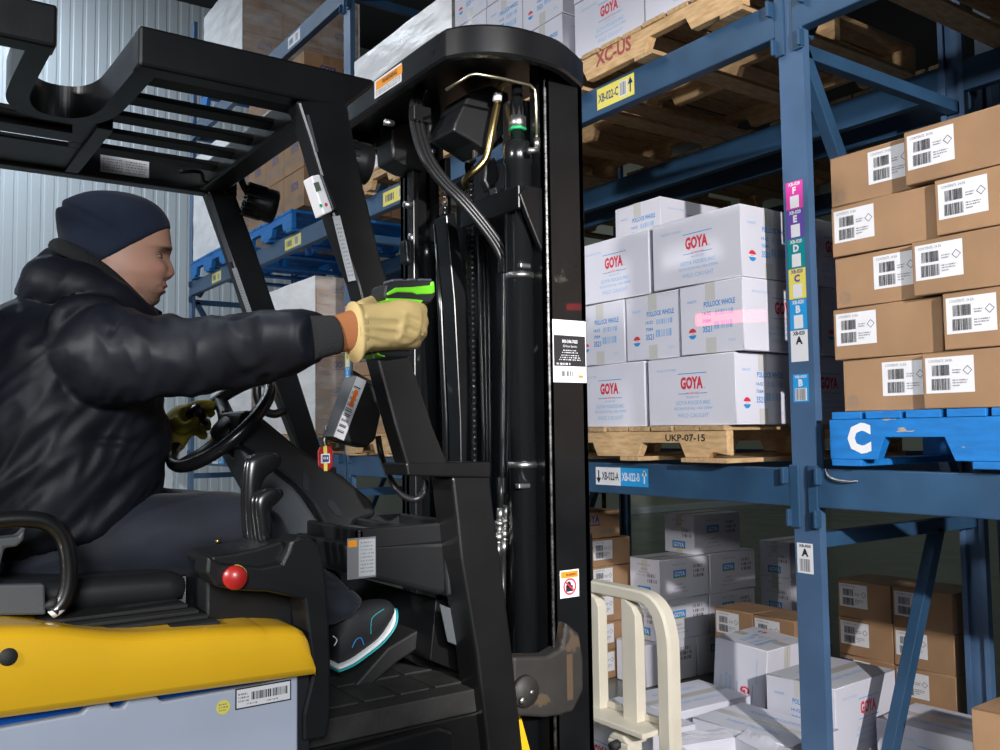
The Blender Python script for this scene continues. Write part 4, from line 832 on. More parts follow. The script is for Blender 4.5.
for a in (0.5, 2.64, 4.71):
    m = MB(); d = wu*math.cos(a)+wv*math.sin(a); m.tube([wc-wn*0.03+d*0.03, wc-wn*0.02+d*0.08, wc+d*wr], [0.016, 0.013, 0.011], 'black_plastic', 10, flat=1.5); m.build('spoke', sw)
m = MB(); kp = px(206, 424, X=-2.16); m.lathe(kp, wn, [(0, 0.008), (0.015, 0.01), (0.022, 0.02), (0.045, 0.022), (0.055, 0.015), (0.056, 0.001)], 'black_gloss'); m.build('spinner_knob', sw)
m = MB(); m.tube([px(226, 415, X=-2.12), px(222, 400, X=-2.2), px(232, 388, X=-2.24), px(240, 380, X=-2.26)], [0.008, 0.008, 0.007, 0.009], 'black_plastic', 10, sub=4); m.build('direction_lever', fk)
# front cowl with storage tray
XT = -1.735
tray = [(346, 540), (352, 533), (380, 520), (400, 518), (455, 528), (462, 536), (463, 594), (430, 597), (400, 594), (372, 585), (348, 572)]
m = MB(); a = [px(*q_, X=XT) for q_ in ((345, 541), (463, 538), (463, 594), (432, 597), (350, 576))]
y0, y1 = a[0].y, a[1].y; zt = px(400, 540, X=XT).z; 
body = [(y0, px(346, 543, X=XT).z), (y0+0.03, zt-0.0), (y1-0.02, zt-0.012), (y1, zt-0.03), (y1, px(463, 590, X=XT).z), (y1-0.06, px(432, 597, X=XT).z), (y0+0.01, px(348, 575, X=XT).z)]
m.prism([(XT, y, z) for y, z in body], (-0.66, 0, 0), 'black_plastic'); cowl = m.build('front_cowl', fk, bevel=0.012, seg=3)
m = MB()
for (x0, x1, ya, yb) in ((XT-0.02, XT-0.0, y0+0.03, y1), (XT-0.28, XT-0.265, y0+0.03, y1), (XT-0.28, XT, y1-0.016, y1), (XT-0.28, XT, y0+0.03, y0+0.045), (XT-0.28, XT, y0+0.145, y0+0.155)): m.box(x0, x1, ya, yb, zt-0.015, zt+0.030, 'black_plastic')
m.box(XT-0.26, XT-0.02, y0+0.05, y0+0.14, zt-0.01, zt+0.014, 'grey_plastic')
m.build('storage_tray', cowl, bevel=0.005, seg=2)
m = MB(); f = fside(px(408, 568, X=XT+0.001)); 
m.prism([(XT+0.012, y, z) for y, z in ((y1-0.055, zt-0.005), (y1-0.012, zt-0.010), (y1+0.004, zt-0.03), (y1+0.004, px(463, 590, X=XT).z), (y1-0.05, px(432, 599, X=XT).z))], (-0.04, 0, 0), 'black_plastic'); m.build('cowl_cap', cowl, bevel=0.008, seg=3)
f = fside(px(360, 555, X=XT+0.001)); m = MB(); m.decal(f, -0.030, 0.036, -0.048, 0.036, 'ink_grey', 0.0008); m.decal(f, -0.004, 0.034, -0.044, 0.032, 'plate_grey', 0.0014); m.decal(f, -0.028, -0.008, 0.018, 0.032, 'sticker_orange', 0.0014)
for i in range(9): m.barcode(f, 0.0, 0.030, 0.024-0.0075*i, 0.0265-0.0075*i, 'ink_grey', 10, i, 0.002)
m.build('rating_plate', cowl, label='grey rating plate with an orange corner')
# floor, pedal, step
m = MB(); zf = 0.865; m.box(-2.45, -1.69, 0.66, 1.16, zf-0.05, zf, 'floor_mat')
for i in range(5):
    for j in range(5): m.box(-2.40+0.135*i, -2.40+0.135*i+0.12, 0.70+0.085*j, 0.70+0.085*j+0.072, zf, zf+0.006, 'floor_mat')
m.build('floor_plate', fk, bevel=0.003)
m = MB(); m.prism([(-1.692, 0.70, zf-0.051), (-1.692, 1.14, zf-0.051), (-1.692, 1.14, 0.58), (-1.692, 0.70, 0.58)], (-0.04, 0, 0), 'black_paint'); m.build('step_side', fk, bevel=0.006); m = MB(); m.prism([(-1.66, 0.72, zf-0.062), (-1.66, 1.00, zf-0.052), (-1.66, 1.04, zf-0.07), (-1.66, 1.04, 0.58), (-1.66, 0.72, 0.58)], (-0.031, 0, 0), 'black_paint'); m.build('step_panel', fk, bevel=0.008)
XPD = -1.868
m = MB(); q = [px(*a, X=XPD) for a in ((352, 689), (388, 648), (423, 627), (430, 632), (426, 644), (398, 662), (364, 692))]; m.prism(q, (-0.10, 0, 0), 'rubber'); ped = m.build('accelerator_pedal', fk, bevel=0.005)
m = MB(); pprism([(400, 655), (425, 640), (445, 665), (430, 672)], XPD-0.03, XPD-0.06, m, 'black_paint'); m.build('pedal_arm', ped, bevel=0.003)
m = MB(); pprism([(440, 604), (476, 618), (480, 655), (448, 642)], -1.74, -1.745, m, 'grey_plastic'); pprism([(436, 598), (500, 620), (500, 690), (430, 660)], -1.80, -2.44, m, 'black_paint'); m.build('kick_panel', fk, bevel=0.003)
m = MB(); pprism([(477, 698), (479.5, 698), (489, 758), (485, 758)], -1.70, -1.72, m, 'yellow_paint'); pprism([(500, 690), (517, 702), (530, 750), (534, 770), (490, 770)], -1.76, -1.80, m, 'yellow_paint'); m.build('frame_edge', fk)
# overhead guard
ZR0, ZR1 = 2.083, 2.158
m = MB(); m.prism([(XN, 0.389, ZR0), (XN, 0.790, ZR0), (XN, 0.858, ZR1-0.012), (XN, 0.856, ZR1), (XN, 0.389, ZR1)], (-0.05, 0, 0), 'black_paint')
m.box(XN-0.05, XN, -0.75, 0.257, ZR0, ZR1, 'black_paint')
m.box(XFAR, XFAR+0.05, -0.75, 0.84, ZR0, ZR1, 'black_paint')
m.box(XFAR, XN-0.05, 0.735, 0.80, ZR0+0.004, ZR1-0.004, 'black_paint')
m.box(XFAR, XN, -0.75, -0.68, ZR0, ZR1, 'black_paint')
guard = m.build('guard_frame', fk, bevel=0.006, seg=2)
# roof plate with the notch
out = [(XN-0.004, 0.254), (-1.90, 0.252), (-1.97, 0.258), (-2.015, 0.275), (-2.035, 0.30), (-2.035, 0.335), (-2.015, 0.362), (-1.97, 0.38), (-1.90, 0.386), (XN-0.004, 0.392)]
m = MB(); wall = out; k = 0.03
inn = [(XN-0.054, 0.215), (-1.90, 0.212), (-1.985, 0.218), (-2.045, 0.245), (-2.068, 0.285), (-2.068, 0.35), (-2.045, 0.39), (-1.985, 0.415), (-1.90, 0.424), (XN-0.054, 0.430)]
out = [(p_.x, p_.y) for p_ in smoothpath([Vector((a, b_, 0)) for a, b_ in out], [1]*len(out), 5)[0]]; inn = [(p_.x, p_.y) for p_ in smoothpath([Vector((a, b_, 0)) for a, b_ in inn], [1]*len(inn), 5)[0]]
for i in range(len(out)-1):
    m.prism([(out[i][0], out[i][1], ZR0+0.004), (out[i+1][0], out[i+1][1], ZR0+0.004), (inn[i+1][0], inn[i+1][1], ZR0+0.004), (inn[i][0], inn[i][1], ZR0+0.004)], (0, 0, 0.068), 'black_paint')
m.build('notch_wall', guard)
m = MB(); zp = 2.092
def plate(poly): m.prism([(x, y, zp) for x, y in poly], (0, 0, 0.012), 'black_paint')
sx0, sx1, sy0, sy1 = -2.255, -2.215, 0.225, 0.375
plate([(-2.45, -0.68), (sx0, -0.68), (sx0, 0.43), (-2.45, 0.43)]); plate([(sx0, sy1), (sx1, sy1), (sx1, 0.43), (sx0, 0.43)]); plate([(sx0, -0.68), (sx1, -0.68), (sx1, sy0), (sx0, sy0)]); plate([(sx1, -0.68), (-2.06, -0.68), (-2.06, 0.43), (sx1, 0.43)])
m.prism([(-2.45, 0.40, ZR0+0.002), (-2.06, 0.40, ZR0+0.002), (-2.06, 0.432, ZR0+0.002), (-2.45, 0.432, ZR0+0.002)], (0, 0, 0.07), 'black_paint')
m.prism([(-2.12, 0.2, zp-0.012), (-2.11, 0.2, zp-0.012), (-2.11, 0.36, zp-0.012), (-2.12, 0.36, zp-0.012)], (0, 0, 0.012), 'black_paint')
m.build('roof_plate', guard, bevel=0.002)
for i in range(5):
    x = -1.80-0.128*i; m = MB(); a = 0.12
    m.obox((x, 0.585, ZR0+0.034), (Vector((0, 1, 0)), Vector((math.cos(a), 0, math.sin(a))), Vector((-math.sin(a), 0, math.cos(a)))), (0.16, 0.022, 0.006), 'black_paint'); m.build('roof_slat', guard, bevel=0.003)
f = frame((-2.43, 0.375, 2.10), (0, 1, 0), (0, 0, 1))
def far_label(a, c, y0_, y1_):
    m = MB(); X = XFAR+0.052; p0, p1 = px(a, y1_, X=X), px(c, y0_, X=X); f = frame((X, (p0.y+p1.y)/2, (ZR0+ZR1)/2), (0, 1, 0), (0, 0, 1)); w_ = p1.y-p0.y
    m.decal(f, -w_/2, w_/2, -0.022, 0.022, 'label_paper', 0.0006)
    for i in range(5): m.barcode(f, -w_*0.45, -w_*0.05, 0.012-0.007*i, 0.0145-0.007*i, 'ink_grey', 12, i, 0.0012); m.barcode(f, w_*0.02, w_*0.45, 0.012-0.007*i, 0.0145-0.007*i, 'ink_grey', 12, i+4, 0.0012)
    m.build('guard_label', guard)
far_label(100, 149, 166, 184)
# front pillars
def pillar(X, Xb, left, right, mt='black_paint'):
    m = MB(); pprism(left+right[::-1], X, Xb, m, mt); return m
m = pillar(XN, XN-0.055, [(297, 100), (310, 140), (337, 230), (357, 282), (377, 359), (395, 426), (407, 466)], [(347, 100), (360, 170), (381, 258), (411, 359), (433, 426), (449, 466)]); pil = m.build('front_pillar', fk, bevel=0.006)
m = pillar(XFAR+0.05, XFAR, [(204, 183), (233, 265), (249, 315), (272, 379), (295, 438), (310, 480)], [(232, 183), (257, 253), (277, 313), (297, 371), (322, 450), (334, 490)]); pil2 = m.build('front_pillar', fk, bevel=0.006)
m = MB(); pprism([(406, 463), (491, 462), (491, 478), (408, 476)], XN+0.004, XN-0.10, m, 'black_paint'); brk = m.build('pillar_bracket', fk, bevel=0.004)
m = pillar(XN, XN-0.09, [(452, 477), (457, 520), (461, 560), (477, 655), (489, 757)], [(490, 477), (495, 520), (501, 560), (513, 655), (524, 757)]); 
pp = P2(0, XN, [(489, 757), (524, 757)]); m.prism([(XN, pp[0].y, pp[0].z), (XN, pp[1].y, pp[1].z), (XN, pp[1].y+0.12, 0.45), (XN, pp[0].y+0.12, 0.45)], (-0.09, 0, 0), 'black_paint'); m.build('pillar_leg', fk, bevel=0.006)
m = MB(); m.box(-2.50, -2.41, 1.02, 1.12, 0.5, 1.33, 'black_paint'); m.build('pillar_leg', fk, bevel=0.006)
for x in (XN-0.05, XFAR):
    m = MB(); m.prism([(x, -0.75, 2.1), (x, -0.66, 2.1), (x, -0.50, 1.1), (x, -0.50, 0.65), (x, -0.62, 0.65), (x, -0.62, 1.1)], (0.05, 0, 0), 'black_paint'); m.build('rear_pillar', fk, bevel=0.006)
def strip(a, c, w_, parent, X, name='pillar_label', mt='plate_grey', lines=14):
    p, q = px(*a, X=X), px(*c, X=X); d = (q-p).normalized(); n_ = Vector((1, 0, 0)); r = d.cross(n_) * -1; f = ((p+q)/2+Vector((0.0008, 0, 0)), r.normalized(), -d, n_); l_ = (q-p).length; m = MB()
    if f[1].cross(f[2]).dot(n_) < 0: f = (f[0], -f[1], f[2], n_)
    m.decal(f, -w_/2, w_/2, -l_/2, l_/2, mt)
    for i in range(lines): m.barcode(f, -w_*0.35, w_*0.35, l_*(-0.42+0.84*i/lines), l_*(-0.42+0.84*i/lines)+l_*0.018, 'ink_grey', 4, i, 0.0006)
    m.build(name, parent)
strip((336, 216), (352, 281), 0.017, pil, XN)
strip((307.5, 115), (317, 152), 0.006, pil, XN, 'pillar_edge', 'steel_edge', 0)
strip((208.5, 194), (231, 262), 0.013, pil2, XFAR+0.05, 'pillar_edge', 'steel_edge', 0)
strip((234, 268), (250, 314), 0.014, pil2, XFAR+0.05)
m = MB(); pprism([(311, 176), (320, 174), (333, 211), (324, 215)], XN+0.012, XN-0.03, m, 'label_white'); pprism([(320, 174), (324, 175), (338, 209), (333, 211)], XN+0.013, XN-0.03, m, 'black_plastic'); hm = m.build('hour_meter', fk, bevel=0.003, label='small white hour meter')
m = MB(); pprism([(313.5, 183), (318.5, 181.5), (321.5, 190), (316.5, 192)], XN+0.0128, XN+0.0122, m, 'lcd'); f = fside(px(322, 206, X=XN+0.0125), 0); m.disc(f, -0.003, 0, 0.0035, 'ink_green'); m.disc(f, 0.008, 0.004, 0.0035, 'ink_red'); m.build('meter_display', hm)
# work lights
def work_light(c, d, name, parent, r):
    d = Vector(d).normalized(); m = MB()
    m.lathe(c-d*0.045, d, [(0, 0.01), (0, r*0.55), (0.012, r*0.8), (0.03, r*0.92), (0.06, r), (0.078, r), (0.08, r*0.92)], 'black_plastic', 28)
    u = d.orthogonal().normalized(); w_ = d.cross(u)
    for k in range(16):
        a = 2*math.pi*k/16; e = u*math.cos(a)+w_*math.sin(a); m.obox(c-d*0.025+e*r*0.78, (d, e, d.cross(e)), (0.026, r*0.24, 0.003), 'black_plastic')
    L_ = m.build(name, parent); m = MB(); m.lathe(c+d*0.0352, d, [(0, r*0.9), (0.001, r*0.9), (0.004, r*0.5), (0.005, 0.001)], 'lens_glass', 24); m.build('lens', L_)
    m = MB(); m.tube([c-d*0.03, c-d*0.03+Vector((0, -0.03, 0.05)), c+Vector((0.0, -0.06, 0.085))], 0.010, 'black_plastic', 8, sub=4); m.build('lamp_bracket', L_)
work_light(px(263, 204, X=-2.42), (0.15, 0.95, -0.2), 'work_light', fk, 0.047)
work_light(px(355, 160, X=-1.74)+Vector((-0.01, 0.0, 0)), (0.1, 0.95, -0.1), 'work_light', fk, 0.044)
m = MB(); m.tube([px(222, 178, X=-2.4), px(205, 182, X=-2.38), px(200, 172, X=-2.36), px(180, 172, X=-2.35)], 0.005, 'hose', 8, sub=5); m.tube([px(236, 190, X=-2.44), px(225, 193, X=-2.44), px(222, 186, X=-2.44)], 0.004, 'hose', 8, sub=5); m.build('lamp_cable', fk)
m = MB(); m.tube([px(*a, X=-2.44) for a in ((259, 372), (257, 390), (259, 402), (265, 411), (275, 414), (285, 410))], 0.012, 'black_paint', 12, sub=5); m.build('grab_handle', fk)
# display unit with its cable and arm
XD = -1.93
m = MB(); q = [px(*a, X=XD) for a in ((357, 379), (382, 388), (385, 397), (376, 440), (366, 448), (338, 441), (334, 436))]; m.prism(q, (-0.055, 0, 0), 'black_plastic'); du = m.build('display_unit', fk, bevel=0.008, seg=3)
m = MB(); pa, pb = px(357, 377, X=XD), px(334, 437, X=XD); d = (pb-pa); nrm = d.cross(Vector((1, 0, 0))).normalized(); nrm = nrm if nrm.y < 0 else -nrm
f = ((pa+pb)/2+nrm*0.003+Vector((0.002, 0, 0)), Vector((1, 0, 0)), -d.normalized(), nrm)
l_ = d.length; m.obox((pa+pb)/2+Vector((-0.026, 0, 0))+nrm*0.001, (Vector((1, 0, 0)), d.normalized(), nrm), (0.030, l_/2, 0.004), 'ink_grey')
fs = ((pa+pb)/2+Vector((0.0066, 0, 0))-nrm*0.004, (d.normalized()), Vector((1, 0, 0)).cross(d.normalized()), Vector((1, 0, 0)))
m.decal(fs, -l_/2, l_/2, -0.008, 0.019, 'label_paper', 0.0)
m.decal(fs, -l_*0.30, -l_*0.02, -0.001, 0.009, 'orange_plastic', 0.0008)
for i in range(9): m.barcode(fs, -l_*0.35+l_*0.09*i, -l_*0.30+l_*0.09*i, -0.006, 0.012, 'ink_black', 3, i, 0.0006)
m.build('display_face', du, label='white speckled face with an orange key')
m = MB(); m.tube([px(378, 436, X=XD-0.03), px(382, 458, X=XD-0.02), px(392, 482, X=-1.85), px(404, 496, X=-1.82), px(416, 499, X=-1.80), px(424, 492, X=-1.80), px(426, 480, X=-1.80)], 0.0075, 'hose', 10, sub=6); m.build('display_cable', fk)
m = MB(); m.bar(px(352, 372, X=XD-0.05), px(386, 392, X=XD-0.05), 0.012, 0.008, 'black_paint'); m.bar(px(386, 392, X=XD-0.05), px(392, 404, X=XN-0.03), 0.014, 0.014, 'black_paint'); m.build('display_arm', fk)
# ------------------------------------------------------------------ mast
def channel(name, X, y0_, y1_, z0, z1, th, lip, open_dir, parent, mt='mast_black'):
    m = MB(); xo = X; m.box(min(xo, xo-open_dir*th), max(xo, xo-open_dir*th), y0_, y1_, z0, z1, mt)
    for ya in (y0_, y1_-0.018): m.box(min(xo, xo-open_dir*lip), max(xo, xo-open_dir*lip), ya, ya+0.018, z0, z1, mt)
    return m.build(name, parent, bevel=0.003)
mast = MB(); mast.box(-2.44, -1.74, 1.45, 1.50, 1.05, 1.17, 'mast_black'); mo = mast.build('mast', fk, bevel=0.006); mast = MB(); mast.box(-2.44, -1.74, 1.38, 1.50, 0.30, 0.42, 'mast_black'); mast.build('mast_crossmember', mo, bevel=0.006)
ym0, ym1 = px(549, 400, X=-1.72).y, px(588, 400, X=-1.72).y
nc = channel('outer_channel', -1.72, ym0, ym1, 0.08, 2.33, 0.022, 0.06, 1, mo)
channel('outer_channel', -2.45, ym0, ym1, 0.08, 2.33, 0.022, 0.06, -1, mo)
for X, sg in ((-1.80, 1), (-2.37, -1)): channel('inner_channel', X, ym0-0.03, ym1-0.02, 0.12, 2.26, 0.022, 0.055, sg, mo)
m = MB()
for k in range(150): z = 0.5+k*0.0118; m.add([(-1.7185+0.004*math.cos(a)*1, ym0+0.001+0.004*math.sin(a), z+s_) for s_ in (-0.0055, 0.0055) for a in (0, 1.05, 2.1, 3.14, 4.2, 5.25)], [(0, 1, 7, 6), (1, 2, 8, 7), (2, 3, 9, 8), (3, 4, 10, 9), (4, 5, 11, 10), (5, 0, 6, 11), (6, 7, 8, 9, 10, 11), (5, 4, 3, 2, 1, 0)], 'weld')
m.build('weld_bead', nc)
# top tie bar
top = [(-2.47, 1.47), (-2.50, 1.34), (-2.47, 1.20), (-2.42, 1.13), (-2.34, 1.10), (-2.10, 1.09), (-1.80, 1.085), (-1.735, 1.097), (-1.68, 1.15), (-1.65, 1.23), (-1.652, 1.34), (-1.684, 1.42), (-1.715, 1.475)]
tp, _ = smoothpath([Vector((a, b_, 0)) for a, b_ in top], [1]*len(top), 14)
cxy = Vector((-2.08, 1.6, 0)); inner = []
for i, p in enumerate(tp):
    d = (tp[min(i+1, len(tp)-1)]-tp[max(i-1, 0)]).normalized(); inner.append(p+Vector((d.y, -d.x, 0))*-0.022)
m = MB(); Z0, Z1 = 2.288, 2.360
R = []
for p, q_ in zip(tp, inner): R.append([Vector((p.x, p.y, Z0+0.006)), Vector((p.x, p.y, Z1-0.006)), Vector((p.x*.8+q_.x*.2, p.y*.8+q_.y*.2, Z1)), Vector((q_.x, q_.y, Z1)), Vector((q_.x, q_.y, Z0)), Vector((p.x*.8+q_.x*.2, p.y*.8+q_.y*.2, Z0))])
m.rings(R, 'mast_black', smooth=False)
poly = [(q_.x, q_.y, Z1-0.03) for q_ in inner]; m.prism(poly, (0, 0, 0.022), 'mast_black')
tie = m.build('top_tie_bar', mo)
f = frame((-2.10, 1.0885, 2.328), (1, 0, 0), (0, 0, 1)); p0, p1 = px(375, 88, Y=1.088), px(413, 60, Y=1.088); w_ = p1.x-p0.x; f = frame(((p0.x+p1.x)/2, 1.0865, 2.326), (1, 0, 0), (0, 0, 1)); m = MB()
m.decal(f, -w_/2, w_/2, -0.024, 0.024, 'label_paper'); m.decal(f, -w_*0.45, w_*0.25, -0.004, 0.019, 'sticker_orange', 0.0007); m.text(f, 'WARNING', -w_*0.08, 0.002, 0.013, 'ink_black', 0.02, lift=0.0013, w=w_*0.4)
for i in range(3): m.barcode(f, -w_*0.45, w_*0.2, -0.010-0.005*i, -0.0075-0.005*i, 'ink_grey', 22, i, 0.0012)
m.build('warning_label', tie, label='white and orange warning label')
m = MB(); m.disc(frame((-1.9, 1.1, 2.36), (1, 0, 0), (0, 1, 0)), 0, 0, 0.001, 'mast_black'); 
# lift cylinders
def cylinder(X, Y, z0, z1, zt, r, r2):
    m = MB(); m.lathe((X, Y, z0), (0, 0, 1), [(0, r*0.7), (0, r), (z1-z0-0.06, r), (z1-z0-0.055, r*1.12), (z1-z0-0.01, r*1.12), (z1-z0, r*0.9), (z1-z0, r2), (zt-z0, r2), (zt-z0, 0.002)], 'cylinder_black', 24); return m.build('lift_cylinder', mo)
c1 = px(520, 300, X=-1.80); cyA = cylinder(-1.80, c1.y, 0.25, 2.145, 2.29, 0.034, 0.014)
c2 = px(427, 300, X=-2.36); cyB = cylinder(-2.36, c2.y, 0.25, 2.0, 2.29, 0.032, 0.014)
c3 = px(478, 300, X=-2.08)
for zz in (1.80, 1.335): m = MB(); m.lathe((-1.80, c1.y, zz), (0, 0, 1), [(0, 0.0355), (0.014, 0.0355)], 'zinc', 24); m.build('clamp_band', cyA)
m = MB(); a = px(548, 200, X=-1.73); zc = px(540, 205, X=-1.78).z   # cylinder stay bracket
m.prism([(-1.735, ym0-0.02, zc+0.03), (-1.735, c1.y-0.02, zc+0.03), (-1.735, c1.y-0.045, zc+0.005), (-1.735, c1.y-0.02, zc-0.05), (-1.735, ym0-0.04, zc-0.055), (-1.735, ym0-0.012, zc-0.11), (-1.735, ym0, zc-0.13), (-1.735, ym0+0.01, zc+0.03)], (-0.016, 0, 0), 'mast_black')
m.box(-2.0, -1.74, c1.y-0.045, c1.y-0.035, zc-0.03, zc+0.03, 'mast_black'); m.build('cylinder_bracket', mo, bevel=0.004)
# valve and roller blocks hung under the tie bar
def hblock(name, pts, X, X2, mt='black_paint', bev=0.006, par=None):
    m = MB(); pprism(pts, X, X2, m, mt); return m.build(name, par or mo, bevel=bev)
hblock('chain_guard_box', [(455, 122), (470, 92), (492, 85), (509, 93), (511, 128), (500, 138), (488, 152), (474, 142), (453, 130)], -1.90, -2.02, 'black_plastic')
hblock('chain_anchor_box', [(391, 128), (408, 120), (424, 128), (424, 172), (410, 168), (393, 159)], -2.30, -2.40, 'black_plastic')
hblock('hanger_plate', [(373, 114), (380, 114), (381, 147), (374, 147)], -2.40, -2.43)
hblock('hose_bracket', [(428, 80), (440, 84), (442, 115), (440, 170), (438, 176), (427, 160), (430, 115)], -2.10, -2.13)
hblock('stay_plate', [(474, 140), (502, 135), (504, 141), (490, 152), (474, 158)], -1.93, -1.94, 'mast_dusty', 0.002)
hblock('switch_block', [(487, 158), (496, 157), (500, 178), (490, 192), (484, 180)], -1.93, -1.96, 'black_plastic')
hblock('latch_block', [(495, 187), (508, 187), (510, 198), (497, 197)], -1.90, -1.93, 'zinc', 0.002)
hblock('limit_switch', [(405, 240), (417, 236), (420, 258), (417, 268), (407, 262)], -2.33, -2.37, 'black_plastic')
m = MB(); m.cyl(px(437, 95, X=-2.098), px(437, 95, X=-2.085), 0.010, 'zinc', 12); m.cyl(px(412, 238, X=-2.33)+Vector((0, 0, 0.012)), px(412, 238, X=-2.33)-Vector((0, 0, 0.012)), 0.012, 'zinc', 12); m.cyl(px(433, 152, X=-2.098), px(433, 152, X=-2.085), 0.009, 'zinc', 12)
for a in ((450, 90), (389, 123), (474, 134), (471, 160), (506, 142), (408, 205), (484, 212)): c = px(*a, X=-2.05); m.cyl(c-Vector((0, 0.012, 0)), c+Vector((0, 0.012, 0)), 0.009, 'zinc', 6)
m.build('fastener', mo)
# hydraulic lines
m = MB(); m.tube([px(499, 90, X=-1.86), px(497, 105, X=-1.86), px(492, 130, X=-1.86), px(487, 155, X=-1.87), px(480, 166, X=-1.88), px(470, 175, X=-1.90), px(465, 180, X=-1.93), px(466, 186, X=-1.96)], [0.0095]*8, 'brass', 12, sub=6); m.tube([px(499, 90, X=-1.86), px(503, 84, X=-1.84), px(511, 82, X=-1.82), px(518, 86, X=-1.80), px(521, 96, X=-1.80)], 0.0085, 'brass', 12, sub=5)
m.cyl(px(498, 94, X=-1.855), px(497, 101, X=-1.855), 0.0115, 'label_white', 12); m.build('brass_pipe', mo, label='brass hydraulic pipe with a white band')
m = MB(); m.tube([px(446, 90, X=-1.80), px(470, 75, X=-1.75), px(476, 74, X=-1.74), px(500, 78, X=-1.73), px(530, 85, X=-1.73), px(535, 90, X=-1.73), px(536, 100, X=-1.73), px(537, 142, X=-1.73)], 0.0038, 'pale_tube', 8); m.cyl(px(537, 138, X=-1.73), px(537, 148, X=-1.73), 0.008, 'zinc', 8); m.cyl(px(528, 151, X=-1.735), px(538, 150, X=-1.73), 0.008, 'zinc', 8); m.build('return_tube', mo, label='thin pale metal tube')
m = MB(); c = Vector((-1.80, c1.y, 2.18)); m.lathe(c, (0, 0, 1), [(0, 0.012), (0, 0.022), (0.03, 0.022), (0.03, 0.016), (0.07, 0.013)], 'zinc', 6); m.lathe(c-Vector((0, 0, 0.004)), (0, 0, 1), [(0, 0.012), (0, 0.0225), (0.006, 0.0225), (0.006, 0.012)], 'ink_green', 6); m.build('pipe_fitting', cyA)
for i in range(3):
    o = i*4.2; m = MB()
    m.tube([px(426+o*0.4, 168, X=-2.06), px(415+o*0.5, 132, X=-2.07), px(413+o*0.7, 105, X=-2.07), px(418+o*0.7, 90, X=-2.07), px(424+o*0.5, 85, X=-2.08), px(429+o*0.3, 92, X=-2.10)], 0.0085, 'hose', 8, sub=5) if False else None
    m.tube([px(430+o*0.3, 100, X=-2.12), px(427+o*0.3, 87, X=-2.10), px(421+o*0.6, 86, X=-2.06), px(414+o*0.8, 97, X=-2.02), px(412+o, 115, X=-2.0), px(415+o, 135, X=-1.98), px(424+o, 160, X=-1.95), px(440+o, 182, X=-1.92), px(460+o, 202, X=-1.89), px(482+o*0.9, 228, X=-1.87), px(497+o*0.9, 250, X=-1.86), px(504+o*0.9, 270, X=-1.855), px(505+o*0.9, 300, X=-1.855), px(504+o*0.9, 400, X=-1.855), px(503+o*0.9, 480, X=-1.855)], 0.0085, 'hose', 10, sub=5)
    if i < 2:
        x0 = 507.5-6*i; dy = 3*i
        m.cyl(px(x0, 478, X=-1.85), px(x0-1, 505+dy, X=-1.85), 0.008, 'hose'); 
        for a, c, r in ((505, 518, 0.0085), (518, 523, 0.012), (523, 530, 0.009), (530, 538, 0.0125), (538, 541, 0.010), (541, 553, 0.0095)): m.cyl(px(x0-1-(a-505)*0.06, a+dy, X=-1.85), px(x0-1-(c-505)*0.06, c+dy, X=-1.85), r, 'zinc', 8 if r > 0.011 else 12)
        m.cyl(px(x0-4, 553+dy, X=-1.85), px(x0-6, 640, X=-1.85), 0.009, 'hose')
    m.build('hydraulic_hose', mo)
for a, X in (((420, 115), -1.985), ((509, 266), -1.853), ((508, 485), -1.853)):
    m = MB(); c = px(*a, X=X); m.obox(c, ((0, 1, 0), (1, 0, 0), (0, 0, 1)), (0.026, 0.014, 0.020), 'black_gloss'); m.build('hose_clamp', mo, bevel=0.003)
m = MB(); c = px(523, 486, X=-1.77); m.obox(c, ((0, 1, 0), (1, 0, 0), (0, 0, 1)), (0.018, 0.008, 0.006), 'zinc'); m.build('clamp_bolt', mo, bevel=0.003); m = MB(); c = px(524, 266, X=-1.77); m.obox(c, ((0, 1, 0), (1, 0, 0), (0, 0, 1)), (0.016, 0.008, 0.006), 'zinc'); m.build('clamp_bolt', mo, bevel=0.003)
# chains
def chain(X, Y, z0, z1):
    m = MB(); z = z0; k = 0
    while z < z1:
        for dx in ((-0.010, 0.010, -0.002, 0.002) if k % 2 else (-0.006, 0.006)): m.box(X+dx-0.0015, X+dx+0.0015, Y-0.008, Y+0.008, z-0.011, z+0.011, 'mast_dusty')
        m.cyl((X-0.014, Y, z+0.008), (X+0.014, Y, z+0.008), 0.004, 'steel_edge', 6); z += 0.016; k += 1
    return m.build('lift_chain', mo)
c = px(471, 330, X=-2.14); chain(-2.14, c.y, 0.6, 2.2); c = px(446, 500, X=-2.30); chain(-2.30, c.y, 0.6, 2.2); c = px(483, 330, X=-1.98); 
# polished free-lift rods and hose rail in the middle
m = MB(); m.tube([px(437, 225, X=-2.20), px(441, 310, X=-2.20), px(446, 420, X=-2.20), px(447, 560, X=-2.20)], 0.010, 'cylinder_black', 14); m.build('guide_rod', mo)
hblock('centre_rail', [(446, 215), (455, 212), (468, 300), (471, 420), (471, 560), (462, 560), (460, 420), (454, 300)], -2.12, -2.18, 'mast_black', 0.003)
m = MB(); [m.tube([px(479+4*i, 235, X=-2.04), px(481+4*i, 330, X=-2.04), px(484+3*i, 430, X=-2.04), px(484+3*i, 560, X=-2.04)], 0.006, 'hose', 8) for i in range(3)]; m.build('hose_run', mo)
m = MB(); m.box(-2.36, -1.82, 1.50, 1.515, 0.5, 2.2, 'dark_gap'); m.build('mast_shade_sheet', mo, bevel=0.002)  # dark sheet across the mast opening, stands in for shade between the rails
